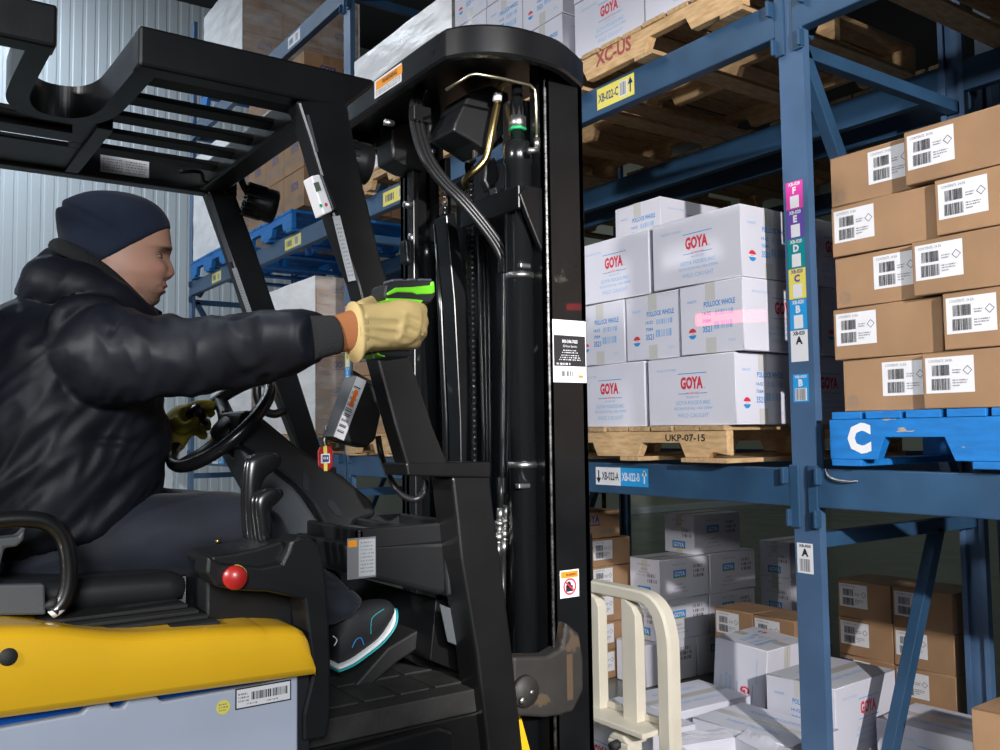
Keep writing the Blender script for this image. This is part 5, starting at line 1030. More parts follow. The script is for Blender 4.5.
# labels on the near channel
X = -1.7195
p0, p1 = px(552, 319, X=X), px(586.5, 383, X=X); f = fside((p0+p1)/2); w_ = p1.y-p0.y; h = p0.z-p1.z; m = MB(); m.decal(f, -w_/2, w_/2, -h/2, h/2, 'label_white')
m.decal(f, -w_*0.47, w_*0.47, -h*0.24, h*0.25, 'ink_black', 0.0006)
m.text(f, '800-246-7025', 0, h*0.13, h*0.055, 'label_white', 0.02, w=w_*0.46, lift=0.0012); m.text(f, '24 Hour Service', 0, h*0.06, h*0.04, 'label_white', 0, w=w_*0.42, lift=0.0012)
for i in range(5): m.barcode(f, -w_*(0.2+0.03*i), w_*(0.2+0.03*i), h*(0.005-0.035*i-0.01*(i > 1)), h*(0.02-0.035*i-0.01*(i > 1)), 'label_white', 12, i, 0.0012)
m.barcode(f, -w_*0.4, w_*0.0, -h*0.22, -h*0.19, 'label_white', 8, 4, 0.0012); m.barcode(f, -w_*0.25, w_*0.1, -h*0.40, -h*0.32, 'ink_grey', 5, 9, 0.0012); m.decal(f, w_*0.25, w_*0.38, -h*0.42, -h*0.38, 'sticker_orange', 0.0012)
m.build('service_label', nc, label='white label with a black printed panel')
p0, p1 = px(559.5, 571, X=X), px(579, 596, X=X); f = fside((p0+p1)/2); w_ = p1.y-p0.y; h = p0.z-p1.z; m = MB(); m.decal(f, -w_/2, w_/2, -h/2, h/2, 'label_white'); m.decal(f, -w_*0.44, w_*0.44, h*0.22, h*0.45, 'sticker_orange', 0.0006); m.text(f, 'WARNING', w_*0.08, h*0.28, h*0.1, 'ink_black', 0.02, w=w_*0.55, lift=0.0012)
m.disc(f, 0, -h*0.10, w_*0.34, 'ink_red', 0.0012, ri=w_*0.27); m.disc(f, -w_*0.05, -h*0.02, w_*0.12, 'ink_black', 0.0009); m.decal(f, -w_*0.2, w_*0.15, -h*0.28, -h*0.06, 'ink_black', 0.0009); m.bar(f[0]+f[1]*-w_*0.23+f[2]*h*0.08+f[3]*0.0014, f[0]+f[1]*w_*0.23+f[2]*-h*0.27+f[3]*0.0014, 0.0035, 0.0004, 'ink_red', up=f[3])
m.build('warning_label', nc, label='orange and white warning label with a red prohibition ring')
# lower mast clamp
X = -1.705
q = [(513, 657), (548, 656), (562, 648), (566, 622), (580, 634), (584, 660), (584, 690), (574, 712), (560, 716), (545, 718), (513, 716)]
m = MB(); pprism(q, X+0.012, X-0.035, m, 'mast_dusty'); cl = m.build('mast_clamp', mo, bevel=0.008, seg=3)
m = MB(); p0 = px(570, 678, X=X+0.0125); m.prism([(X+0.0135, p0.y-0.010, p0.z-0.05), (X+0.0135, p0.y+0.008, p0.z-0.05), (X+0.0135, p0.y+0.008, p0.z+0.055), (X+0.0135, p0.y-0.010, p0.z+0.055)], (-0.003, 0, 0), 'rust_brown'); m.build('slot', cl)
m = MB(); c = px(524, 691, X=X+0.012); m.lathe(c, (1, 0, 0), [(0, 0.036), (0.012, 0.034), (0.013, 0.002)], 'mast_dusty', 24); c = px(521, 700, X=X+0.024); m.lathe(c, (1, 0, 0), [(0, 0.009), (0.010, 0.009), (0.0101, 0.001)], 'zinc', 6); c = px(531, 692, X=X+0.024); m.lathe(c, (1, 0, 0), [(0, 0.006), (0.006, 0.006), (0.0061, 0.001)], 'zinc', 6); m.build('pivot_boss', cl)
# key fob hanging in the ignition
kt = thing('keychain', px(326, 468, X=-1.98), 'red and yellow key tag hanging from the steering column', 'key tag')
m = MB(); pprism([(320, 447), (331, 446), (333, 450), (333, 466), (330, 470), (321, 471), (318, 467), (318, 451)], -1.975, -1.981, m, 'red_plastic'); tg = m.build('tag', kt, bevel=0.002)
m = MB(); pprism([(323.5, 446), (327, 446), (327.5, 471), (324, 471)], -1.9742, -1.9749, m, 'sticker_yellow'); pprism([(321, 454), (330, 453.5), (330, 463), (321, 463.5)], -1.9736, -1.9741, m, 'label_white'); f = fside(px(325.5, 458.5, X=-1.9735), 0.0); m.decal(f, -0.008, 0.008, -0.008, 0.008, 'ink_navy', 0.0002); m.barcode(f, -0.006, 0.006, -0.002, 0.004, 'label_white', 4, 2, 0.0008); m.build('emblem', tg)
m = MB(); m.tube([px(326, 447, X=-1.978), px(324, 440, X=-1.978), px(327, 434, X=-1.978), px(325, 427, X=-1.978), px(329, 424, X=-1.98)], 0.003, 'zinc', 8, sub=4); m.obox(px(331, 438, X=-1.985), ((0, 1, 0), (1, 0, 0), (0, 0, 1)), (0.008, 0.003, 0.014), 'tape_brown'); m.build('key_ring', kt)
# ------------------------------------------------------------------ person
def remesh(mb, voxel, smooth_it=4, factor=0.5):
    me = mb.mesh('tmp'); o = bpy.data.objects.new('tmp', me); COL.objects.link(o)
    r = o.modifiers.new('r', 'REMESH'); r.mode = 'VOXEL'; r.voxel_size = voxel
    s_ = o.modifiers.new('s', 'SMOOTH'); s_.iterations = smooth_it; s_.factor = factor
    dg = bpy.context.evaluated_depsgraph_get(); dg.update(); ev = o.evaluated_get(dg); m2 = bpy.data.meshes.new_from_object(ev)
    bpy.data.objects.remove(o); bpy.data.meshes.remove(me); m2.materials.clear()
    m2.polygons.foreach_set('use_smooth', [True]*len(m2.polygons)); m2.polygons.foreach_set('material_index', [0]*len(m2.polygons)); return m2
def coords(me):
    a = np.empty(len(me.vertices)*3); me.vertices.foreach_get('co', a); return a.reshape(-1, 3)
def normals(me):
    a = np.empty(len(me.vertices)*3); me.vertices.foreach_get('normal', a); return a.reshape(-1, 3)
def setco(me, a): me.vertices.foreach_set('co', a.ravel()); me.update()
def place(me, name, parent, mt, org=None, label=None):
    org = ORG[parent.name] if parent else org
    a = coords(me); a -= np.array(org); setco(me, a); me.name = name; me.materials.append(MATS[mt])
    o = bpy.data.objects.new(name, me); COL.objects.link(o); ORG[o.name] = Vector(org)
    if parent: o.parent = parent
    else: o.location = org
    if label: o['label'] = label
    return o
def ell(c, a, b_, n=20, pw=2.0):
    """ring around c with half axes a and b (vectors), superelliptic"""
    R = []
    for k in range(n):
        t = 2*math.pi*k/n; ct, st = math.cos(t), math.sin(t); f = lambda v: math.copysign(abs(v)**(2/pw), v); R.append(Vector(c)+Vector(a)*f(ct)+Vector(b_)*f(st))
    return R
def loft(mb, secs, m, n=20, pw=2.0):
    mb.rings([ell(c, a, b_, n, pw) for c, a, b_ in secs], m)
def pairs(L, X):
    """(front px, back px, half width[, x]) side-view sections at plane X"""
    out = []
    for q in L:
        x = q[3] if len(q) > 3 else X; f, k = px(*q[0], X=x), px(*q[1], X=x); out.append(((f+k)/2, (f-k)/2, Vector((q[2], 0, 0))))
    return out
def limb(mb, pts, m, n=18, sub=5):
    """pts: (centre, vertical-ish half height, lateral half width)"""
    C = [Vector(p[0]) for p in pts]; A, H = smoothpath(C, [p[1] for p in pts], sub); _, Wd = smoothpath(C, [p[2] for p in pts], sub); R = []
    for i, c in enumerate(A):
        d = (A[min(i+1, len(A)-1)]-A[max(i-1, 0)]).normalized(); lat = Vector((1, 0, 0)); lat = (lat-d*lat.dot(d)).normalized(); v = d.cross(lat)
        R.append(ell(c, lat*Wd[i], v*H[i], n))
    mb.rings(R, m)
PX = -2.05
HC = px(115, 262, X=PX)                    # centre of the head, between the ears
FD = Vector((0.20, 0.98, 0)).normalized()  # where the face looks
FR_ = Vector((0.98, -0.20, 0)).normalized()  # his right
def hp(x, y):   # profile pixel -> (forward, up) in the head's own plane
    d = px(x, y, P=HC, N=FR_)-HC; return d.dot(FD), d.z
def hw(f, s_, u): return HC+FD*f+FR_*s_+Vector((0, 0, u))
prof = [hp(*q) for q in ((118, 197), (150, 205), (164, 216), (169.3, 228), (171, 240), (171.8, 249), (169.2, 255), (168.5, 262), (168.3, 270), (167.4, 277), (165.8, 282), (165.6, 286.5), (163.8, 289), (163.6, 292.5), (159.5, 296), (158.3, 300), (156.5, 304), (151.5, 307.5))]
pz = [p[1] for p in prof][::-1]; pf = [p[0] for p in prof][::-1]
zt, zb = prof[0][1], prof[-1][1]
def wid(z):  return float(np.interp(z, [zb, -0.085, -0.06, -0.03, 0.0, 0.04, 0.08, 0.11, zt-0.01, zt], [0.030, 0.044, 0.058, 0.066, 0.070, 0.073, 0.072, 0.062, 0.035, 0.01]))
def back(z): return float(np.interp(z, [zb, -0.085, -0.05, 0.0, 0.05, 0.1, zt-0.01, zt], [0.0, -0.03, -0.065, -0.085, -0.092, -0.075, -0.03, 0.0]))
hb = MB(); rings_ = []; NT = 72
zs = list(np.linspace(zb, zt, 70))
for z in zs:
    f_ = float(np.interp(z, pz, pf)); k = back(z); w_ = wid(z); cf = k+(f_-k)*0.42; r = []
    for i in range(NT):
        t = 2*math.pi*i/NT; c_, s_ = math.cos(t), math.sin(t)
        if c_ >= 0:
            pw = 2.35; e = 2/pw; ff = cf+(f_-cf)*abs(c_)**e; ss = w_*math.copysign(abs(s_)**e, s_)
        else: ff = cf+(cf-k)*c_; ss = w_*s_
        r.append(hw(ff, ss, z))
    rings_.append(r)
hb.rings(rings_, 'mast_black')
# neck and inner torso, arms and legs (under the clothes) as one body
NK = -2.07
loft(hb, [(hw(-0.02, 0, -0.03), FD*0.055, FR_*0.056), (hw(-0.03, 0, -0.09), FD*0.056, FR_*0.058), (hw(-0.045, 0, -0.15), FD*0.062, FR_*0.07), (hw(-0.06, 0, -0.21), FD*0.075, FR_*0.11)], 'mast_black')
torso = [((140, 500), (-20, 545), .15), ((143, 470), (-30, 500), .15), ((148, 440), (-33, 445), .155), ((140, 400), (-25, 385), .165), ((138, 362), (-8, 335), .165), ((132, 332), (25, 305), .13)]
loft(hb, pairs(torso, PX-0.03), 'mast_black', 24)
SHr, ELr, WRr = px(100, 352, X=-1.89), px(225, 353, X=-1.62), px(296, 340, X=-1.45)
limb(hb, [(SHr, .05, .05), (ELr, .036, .036), (WRr, .02, .02)], 'mast_black')
SHl, ELl, WRl = px(100, 352, X=-2.26), px(105, 455, X=-2.27), px(166, 446, X=-2.21)
limb(hb, [(SHl, .05, .05), (ELl, .042, .042), (WRl, .02, .02), (px(176, 436, X=-2.19), .016, .016)], 'mast_black')
HPr, KNr, ANr = px(70, 538, X=-1.97), px(245, 532, X=-1.93), px(338, 612, X=-1.90)
HPl, KNl, ANl = px(70, 535, X=-2.17), px(240, 524, X=-2.24), px(330, 600, X=-2.24)
for a, b_, c_ in ((HPr, KNr, ANr), (HPl, KNl, ANl)):
    limb(hb, [(a, .075, .075), (a*.5+b_*.5, .065, .065), (b_, .05, .05), (b_*.5+c_*.5, .04, .04), (c_, .022, .022), (c_+Vector((0, .04, -.03)), .015, .02)], 'mast_black')
bm_ = remesh(hb, 0.0042, 2)
V = coords(bm_); hc = np.array(HC); f_ = (V-hc)@np.array(FD); s_ = (V-hc)@np.array(FR_); u_ = V[:, 2]-HC.z
g = lambda v, c, w_: np.exp(-((v-c)/w_)**2)
face = np.clip((f_-0.03)/0.03, 0, 1)*np.clip((u_+0.12)/0.02, 0, 1)
ey = hp(157.5, 258.8)[1]; nt_f, nt_z = hp(174.6, 274); nb_z = hp(168, 278)[1]
disp = np.zeros(len(V)); side = np.zeros(len(V)); up = np.zeros(len(V))
bridge = np.interp(u_, [nb_z-0.006, nb_z, nt_z, (nt_z+ey)/2, ey, ey+0.02], [0, 0.007, nt_f-float(np.interp(nt_z, pz, pf)), 0.010, 0.003, 0])
wn_ = np.interp(u_, [nb_z, nt_z, ey], [0.016, 0.014, 0.008]); disp += bridge*np.exp(-(np.abs(s_)/wn_)**2.4)
for sg in (-1, 1):
    disp += 0.007*g(s_, sg*0.016, 0.008)*g(u_, nb_z+0.004, 0.007)     # nostril wings
    disp -= 0.013*g(s_, sg*0.032, 0.017)*g(u_, ey+0.001, 0.011)       # eye sockets
    disp += 0.006*g(s_, sg*0.032, 0.024)*g(u_, ey+0.018, 0.008); disp -= 0.0025*g(s_, sg*0.030, 0.016)*g(u_, ey-0.013, 0.003)       # brow
    disp += 0.006*g(s_, sg*0.046, 0.018)*g(u_, nb_z+0.012, 0.013); disp -= 0.0018*np.exp(-((s_-sg*(0.017+(nb_z+0.004-u_)*0.45))/0.0045)**2)*(u_ < nb_z+0.006)*(u_ > hp(160, 293)[1])     # cheekbone
    disp -= 0.006*g(s_, sg*0.050, 0.015)*g(u_, hp(160, 290)[1], 0.018)  # hollow cheek
mo_z = hp(164, 289)[1]
disp += 0.005*np.exp(-(np.abs(s_)/0.025)**3)*(g(u_, mo_z+0.006, 0.0045)+g(u_, mo_z-0.007, 0.0055)); disp -= 0.005*g(s_, 0, 0.022)*g(u_, mo_z-0.0003, 0.0022)
disp += 0.004*g(s_, 0, 0.016)*g(u_, hp(157, 301)[1], 0.010)
V += (disp*face)[:, None]*np.array(FD); setco(bm_, V)
person = place(bm_, 'person', None, 'mast_black', org=Vector((PX, 0.35, 1.15)))
tag(person, 'person in a navy beanie and black padded jacket driving the forklift, aiming a green scanner', 'person')
bm_.materials.clear()
# skin with lips, stubble and brows from a per-vertex attribute
ms = bpy.data.materials.new('skin'); ms.use_nodes = True; nt = ms.node_tree; N = nt.nodes; L = nt.links; p = N['Principled BSDF']; p.inputs['Roughness'].default_value = 0.45; p.inputs['Subsurface Weight'].default_value = 0.12; p.inputs['Subsurface Radius'].default_value = (0.01, 0.004, 0.002)
at_ = N.new('ShaderNodeAttribute'); at_.attribute_name = 'complexion'; nz = N.new('ShaderNodeTexNoise'); nz.inputs['Scale'].default_value = 350; tc = N.new('ShaderNodeTexCoord'); L.new(tc.outputs['Object'], nz.inputs['Vector'])
bp = N.new('ShaderNodeBump'); bp.inputs['Strength'].default_value = 0.15; bp.inputs['Distance'].default_value = 0.001; L.new(nz.outputs['Fac'], bp.inputs['Height']); L.new(bp.outputs[0], p.inputs['Normal']); L.new(at_.outputs['Color'], p.inputs['Base Color']); MATS['skin'] = ms
skin = np.array((0.46, 0.25, 0.175)); col_ = np.tile(skin, (len(V), 1))
st = np.clip(g(u_, -0.075, 0.045)*1.0, 0, 1)*np.clip((f_-0.0)/0.05, 0, 1); st = np.maximum(st, g(s_, 0, 0.032)*g(u_, hp(166, 281)[1], 0.006)); st *= (u_ < nb_z)
st *= 1-0.9*g(s_, 0.045, 0.022)*g(u_, nb_z-0.01, 0.018)
rngs = np.array([0.75+0.5*noise.noise(Vector(v)*420) for v in V]) if len(V) < 400000 else 1
chin = g(u_, hp(158, 300)[1], 0.016)*np.clip((f_-0.06)/0.02, 0, 1)*g(s_, 0, 0.03); must = g(s_, 0, 0.027)*g(u_, hp(166, 281.5)[1], 0.0045)
k_ = np.clip(0.55*st*rngs+0.75*(chin+must)*rngs, 0, 0.92); col_ = col_*(1-k_[:, None])+np.array((0.07, 0.045, 0.035))*k_[:, None]
kl = np.clip(1.3*np.exp(-(np.abs(s_)/0.026)**4)*(g(u_, mo_z+0.0045, 0.0045)+g(u_, mo_z-0.0065, 0.0055))*(f_ > 0.09), 0, 1)*0.62; col_ = col_*(1-kl[:, None])+np.array((0.45, 0.15, 0.13))*kl[:, None]
kc = np.clip(0.5*(g(s_, 0.04, 0.02)+g(s_, -0.04, 0.02))*g(u_, nb_z+0.008, 0.016)+0.6*g(s_, 0, 0.013)*g(u_, nt_z, 0.01)*(f_ > 0.11), 0, 0.6); col_ = col_*(1-kc[:, None])+np.array((0.58, 0.24, 0.18))*kc[:, None]
ky = np.maximum.reduce([g(s_, sg*0.034, 0.020)**1.5*g(u_-0.10*(np.abs(s_)-0.034)*-1, ey+0.0165, 0.0042) for sg in (-1, 1)])*(f_ > 0.05); ky = np.clip(ky*1.5, 0, 0.95)*1.0; col_ = col_*(1-ky[:, None])+np.array((0.035, 0.022, 0.016))*ky[:, None]
ca = bm_.color_attributes.new('complexion', 'FLOAT_COLOR', 'POINT'); ca.data.foreach_set('color', np.hstack([col_, np.ones((len(V), 1))]).ravel()); bm_.materials.append(ms)
# eyes: a flattened ball that breaks the socket surface, with lids and lashes laid along its rim
mat('lid', (0.41, 0.215, 0.15), 0.5)
Vb = coords(bm_)+hc-hc; Vb = coords(bm_)+np.array(ORG[person.name]); fb = (Vb-hc)@np.array(FD); sb = (Vb-hc)@np.array(FR_); ub = Vb[:, 2]-HC.z; Nb = normals(bm_)
for sg in (1, -1):
    sel = (np.abs(sb-sg*0.033) < 0.006) & (np.abs(ub-ey) < 0.005) & (fb > 0.03); c0 = Vector(Vb[sel].mean(axis=0)); n0 = Vector(Nb[sel].mean(axis=0)); n0.z *= 0.3; n0 = (n0.normalized()*0.75+FD*0.35).normalized()
    u0 = Vector((0, 0, 1)); u0 = (u0-n0*u0.dot(n0)).normalized(); r0 = u0.cross(n0).normalized()
    if r0.dot(FD) < 0: r0 = -r0
    A_, B_, C_ = 0.0125, 0.0056, 0.0085; ce = c0-n0*0.0052
    pt = lambda az, el, k=1.0: ce+r0*(A_*k*math.sin(az)*math.cos(el))+n0*(C_*k*math.cos(az)*math.cos(el))+u0*(B_*k*math.sin(el))
    m = MB(); R = [[pt(2*math.pi*i/24, math.radians(-88+176*j/10)) for i in range(24)] for j in range(11)]; m.rings(R, 'eye_white'); e_ = m.build('eye', person)
    m = MB(); az0 = 0.62; ic = pt(az0, 0.12, 1.03); nn = (ic-ce).normalized(); m.lathe(ic-nn*0.0008, nn, [(0, 0.0046), (0.0008, 0.0044), (0.0013, 0.003), (0.0014, 0.0003)], 'eye_dark', 16); m.build('iris', e_)
    up_l = [pt(math.radians(-78+156*i/10), math.radians(8+50*math.sin(math.pi*i/10)), 1.03) for i in range(11)]; lo_l = [pt(math.radians(-78+156*i/10), math.radians(-4-50*math.sin(math.pi*i/10)), 1.0) for i in range(11)]
    m = MB(); m.tube([p_+u0*0.0016 for p_ in up_l], [0.001]+[0.0024]*9+[0.001], 'lid', 8); m.build('eyelid', person); m = MB(); m.tube([p_-u0*0.0008 for p_ in lo_l], [0.0008]+[0.0015]*9+[0.0008], 'lid', 8); m.build('eyelid', person)
    m = MB(); m.tube([p_+n0*0.0012-u0*0.0004 for p_ in up_l], [0.0004]+[0.0009]*9+[0.0004], 'lash', 6); m.build('eyelash', person)
# beanie
bn = [((170.6, 229.5), (80, 278), .080), ((169.8, 224), (74, 272), .083), ((166, 216), (66, 258), .0855), ((159, 208), (60, 244), .087), ((148, 201), (57, 231), .084), ((133, 196), (56, 221), .077), ((117, 193.6), (56.5, 214), .066), ((100, 193.8), (57.5, 209), .052), ((86, 195.5), (60, 205), .036), ((74, 198.5), (66, 202), .012)]
def hpairs(L):
    out = []
    for fp, bp_, w_ in L:
        a, b_ = hp(*fp), hp(*bp_); A, B = hw(a[0], 0, a[1]), hw(b_[0], 0, b_[1]); out.append(((A+B)/2, (A-B)/2, FR_*w_))
    return out
m = MB(); S_ = hpairs(bn); 
def dense(S_, k=5):
    C = [Vector(s[0]) for s in S_]; a_, _ = smoothpath(C, [1]*len(C), k); A, _ = smoothpath([Vector(s[1]) for s in S_], [1]*len(S_), k); B, _ = smoothpath([Vector(s[2]) for s in S_], [1]*len(S_), k); return list(zip(a_, A, B))
loft(m, dense(S_), 'mast_black', 48, 2.15); me = remesh(m, 0.005, 4); V = coords(me); Nn = normals(me); d = np.array(HC)
fo = (V-d)@np.array(FD); uo = V[:, 2]-HC.z; q = np.array([noise.noise(Vector((v[0]*14, v[1]*14+v[2]*10, v[2]*22))) for v in V]); bk = np.clip((0.02-fo)/0.1, 0, 1)*np.clip((uo-0.0)/0.05, 0, 1)
bp1 = np.array(hw(*[hp(66, 212)[0], 0.06, hp(66, 212)[1]])); fold = np.exp(-(((fo-hp(72, 214)[0])*0.55+(uo-hp(72, 214)[1])*1.0)/0.006)**2)*bk
V += Nn*(q*0.005*(0.3+bk)-fold*0.010)[:, None]; setco(me, V); beanie = place(me, 'beanie', person, 'beanie_knit', label='navy knit beanie, slouching back')
# jacket: torso, hood, sleeves in one surface
j = MB()
tor = [((158, 512), (-62, 560), .195), ((156, 498), (-62, 535), .195), ((157, 470), (-62, 500), .20), ((161, 436), (-58, 445), .205), ((153, 395), (-45, 385), .21), ((150, 365), (-28, 340), .20), ((150, 340), (-8, 315), .165), ((152, 322), (20, 300), .12), ((152, 312), (32, 285), .10)]
loft(j, dense(pairs(tor, PX-0.03), 4), 'jacket', 32, 2.3)
arm = [(px(88, 345, X=-1.93), .088, .075), (px(110, 356, X=-1.875), .098, .085), (px(160, 357, X=-1.765), .079, .075), (px(225, 354, X=-1.615), .066, .062), (px(280, 342, X=-1.475), .053, .050), (px(302, 338.5, X=-1.42), .044, .043), (px(315, 338, X=-1.39), .037, .036)]
limb(j, arm, 'jacket', 24, 6)
larm = [(px(90, 352, X=-2.22), .085, .08), (px(95, 400, X=-2.29), .075, .072), (px(100, 450, X=-2.29), .07, .068), (px(130, 462, X=-2.25), .06, .058), (px(150, 454, X=-2.225), .045, .045)]
limb(j, larm, 'jacket', 24, 6)
# shoulders and hood
loft(j, [(px(95, 335, X=-2.28), Vector((0, .075, .0)), Vector((0, 0.0, .06))), (px(92, 322, X=-2.17), Vector((0, .085, 0)), Vector((0, 0, .065))), (px(92, 322, X=-2.0), Vector((0, .085, 0)), Vector((0, 0, .065))), (px(95, 335, X=-1.88), Vector((0, .08, 0)), Vector((0, 0, .07)))], 'jacket', 20)
hoodc = [(px(152, 322, X=-1.985), .022), (px(120, 300, X=-1.945), .034), (px(84, 286, X=-1.945), .046), (px(58, 284, X=-1.98), .054), (px(50, 284, X=-2.06), .056), (px(58, 282, X=-2.14), .054), (px(84, 286, X=-2.18), .048), (px(120, 300, X=-2.17), .034), (px(152, 322, X=-2.11), .022)]
j.tube([h[0] for h in hoodc], [h[1] for h in hoodc], 'jacket', 16, sub=6)
j.tube([px(62, 254, X=-2.05), px(52, 272, X=-2.05), px(30, 297, X=-2.05)], [.03, .04, .026], 'jacket', 14, sub=5)
jm = remesh(j, 0.0065, 5); V = coords(jm); Nn = normals(jm)
# padding seams, folds and sleeve wrinkles
def seg_t(V, P):
    best = np.full(len(V), 9.); tt = np.zeros(len(V)); acc = 0
    for a, b_ in zip(P[:-1], P[1:]):
        a = np.array(a); b_ = np.array(b_); d_ = b_-a; l_ = np.linalg.norm(d_); t = np.clip(((V-a)@d_)/l_**2, 0, 1); dist = np.linalg.norm(V-(a+t[:, None]*d_), axis=1); k = dist < best; best[k] = dist[k]; tt[k] = (acc+t[k]*l_); acc += l_
    return best, tt, acc
ax_ = [a[0] for a in arm]; dist, tt, LA = seg_t(V, ax_); on = np.clip((0.125-dist)/0.02, 0, 1)*np.clip((tt-0.05)/0.06, 0, 1)
def nz3(sx, sy, sz, off=0): return np.array([noise.noise(Vector((v[0]*sx+off, v[1]*sy, v[2]*sz))) for v in V])
def ridge(a): return 1-np.abs(a)*2
w1 = ridge(nz3(6, 19, 7, 3)); w2 = ridge(nz3(10, 34, 13, 9)); body = 1-on
V2 = V.copy(); V2 += Nn*(on*(np.clip(w1, -0.3, 1)*0.008+np.clip(w2, -0.2, 1)*0.005-0.004)*(0.45+0.9*np.exp(-((tt-LA*0.80)/0.12)**2)+0.5*np.exp(-((tt-LA*0.33)/0.09)**2)))[:, None]
diag = np.array([noise.noise(Vector((v[0]*6, (v[1]*0.75+v[2]*0.66)*5+3, (v[1]*-0.66+v[2]*0.75)*20))) for v in V])
diag2 = np.array([noise.noise(Vector((v[0]*9+5, (v[1]*0.6+v[2]*0.8)*9, (v[1]*-0.8+v[2]*0.6)*34))) for v in V])
cd_, _, _ = seg_t(V, [px(156, 320, X=-1.98), px(120, 296, X=-1.945), px(84, 270, X=-1.945), px(57, 255, X=-2.0)]); body = body*np.clip((cd_-0.02)/0.06, 0.12, 1)
V2 += Nn*(body*(np.clip(ridge(diag), -0.4, 1)*0.009+np.clip(ridge(diag2), -0.2, 1)*0.005+nz3(9, 9, 9)*0.004))[:, None]
# arm seam and quilting line
for P in ([px(135, 318, X=-1.80), px(76, 352, X=-1.72), px(80, 392, X=-1.76), px(100, 405, X=-1.80)], [px(0, 452, X=-1.84), px(70, 405, X=-1.83), px(104, 402, X=-1.82)], [px(55, 440, X=-1.85), px(56, 520, X=-1.85)], [px(56, 440, X=-1.85), px(150, 443, X=-1.90)]):
    dd, _, _ = seg_t(V, P); sel = np.exp(-(dd/0.007)**2)*(Nn[:, 0] > 0.15); V2 -= Nn*(sel*0.008)[:, None]
setco(jm, V2); jacket = place(jm, 'jacket', person, 'jacket', label='black padded winter jacket with a hood')
m = MB(); loft(m, dense(pairs([((306, 316), (311, 362), .036, -1.40), ((318, 315.5), (325, 357.5), .035, -1.375), ((330, 315.5), (338.5, 354), .033, -1.35)], 0), 4), 'rib_knit', 24, 2.2)
m.build('sleeve_cuff', jacket, label='black ribbed cuff')
m = MB(); cp = [(px(156, 320, X=-2.0), .012), (px(136, 300, X=-1.965), .014), (px(110, 276, X=-1.958), .015), (px(84, 258, X=-1.965), .016), (px(64, 248, X=-2.0), .017), (px(57, 245, X=-2.06), .018), (px(64, 248, X=-2.12), .017), (px(84, 258, X=-2.155), .016), (px(110, 276, X=-2.16), .015), (px(136, 300, X=-2.15), .014), (px(156, 320, X=-2.11), .012)]
m.tube([c[0] for c in cp], [c[1] for c in cp], 'collar_pile', 12, sub=5, flat=0.8); m.build('collar_lining', jacket, label='dark pile lining of the hood')
m = MB(); 
# trousers
t = MB()
loft(t, pairs([((150, 560), (-40, 585), .17), ((152, 530), (-48, 562), .185), ((152, 505), (-48, 540), .185)], PX-0.03), 'trousers', 28, 2.4)
for (pts) in ([(px(60, 545, X=-1.985), .09, .085), (px(120, 540, X=-1.965), .088, .085), (px(185, 534, X=-1.945), .082, .080), (px(232, 530, X=-1.935), .075, .076), (px(256, 539, X=-1.93), .066, .068), (px(278, 563, X=-1.92), .058, .060), (px(310, 590, X=-1.91), .054, .056), (px(336, 606, X=-1.905), .050, .052), (px(341, 612, X=-1.905), .046, .05)],
              [(px(60, 540, X=-2.15), .09, .085), (px(140, 524, X=-2.19), .085, .08), (px(200, 523, X=-2.22), .072, .074), (px(245, 526, X=-2.24), .064, .07), (px(285, 555, X=-2.24), .058, .062), (px(325, 592, X=-2.24), .052, .052)]): limb(t, pts, 'trousers', 24, 6)
tm = remesh(t, 0.008, 6); V = coords(tm); Nn = normals(tm)
V += Nn*(np.clip(ridge(np.array([noise.noise(Vector((v[0]*7, v[1]*4+v[2]*5, v[2]*15-v[1]*6))) for v in V])), -0.3, 1)*0.006)[:, None]
dd, _, _ = seg_t(V, [px(115, 545, X=-1.85), px(250, 524, X=-1.85)]); V -= Nn*(np.exp(-(dd/0.005)**2)*0.004)[:, None]
setco(tm, V); tr = place(tm, 'trousers', person, 'trousers', label='dark insulated work trousers')
m = MB(); c = px(218.5, 541.5, X=-1.856); m.lathe(c-Vector((0.006, 0, 0)), (1, -0.1, 0.1), [(0, 0.0055), (0.006, 0.0055), (0.008, 0.004), (0.0081, 0.001)], 'brass'); m.build('snap_button', tr, label='brass snap button')
# right shoe on the pedal
XS2 = -1.90
sh = MB(); secs = []
for tp_, bt, w_ in (((333, 628), (334, 668), .030), ((340, 610), (344, 664), .036), ((350, 603), (352, 658), .039), ((360, 602), (362, 650), .040), ((370, 600), (374, 639), .041), ((379, 599), (382, 627), .040), ((386, 600), (388.5, 615), .034), ((389.5, 604), (390, 608), .016)):
    A, B = px(*tp_, X=XS2), px(*bt, X=XS2); secs.append(((A+B)/2, (A-B)/2, Vector((w_, 0, 0))))
loft(sh, dense(secs, 4), 'shoe_black', 20, 2.3); shoe = sh.build('sneaker', person, label='black sneaker with a white and teal sole')
m = MB(); so_ = [(331, 665), (345, 659), (358, 650), (371, 640), (381, 629), (387, 618), (389.5, 607)]
for off, mt_, th_, wd in ((0.0, 'shoe_white', 0.0052, 0.044), (0.0075, 'shoe_teal', 0.0035, 0.042)):
    R = []
    P_ = [px(*q, X=XS2) for q in so_]; P_, _ = smoothpath(P_, [1]*len(P_), 4)
    for i, c in enumerate(P_):
        d_ = (P_[min(i+1, len(P_)-1)]-P_[max(i-1, 0)]).normalized(); n_ = Vector((0, d_.z, -d_.y)).normalized(); k = math.sin(math.pi*min(1, 0.35+0.65*min(i+4, len(P_)-1-i)/6)/2); R.append(ell(c+n_*off, n_*th_, Vector((wd*k, 0, 0)), 12, 3))
    m.rings(R, mt_)
m.build('sole', shoe, label='white and teal sole')
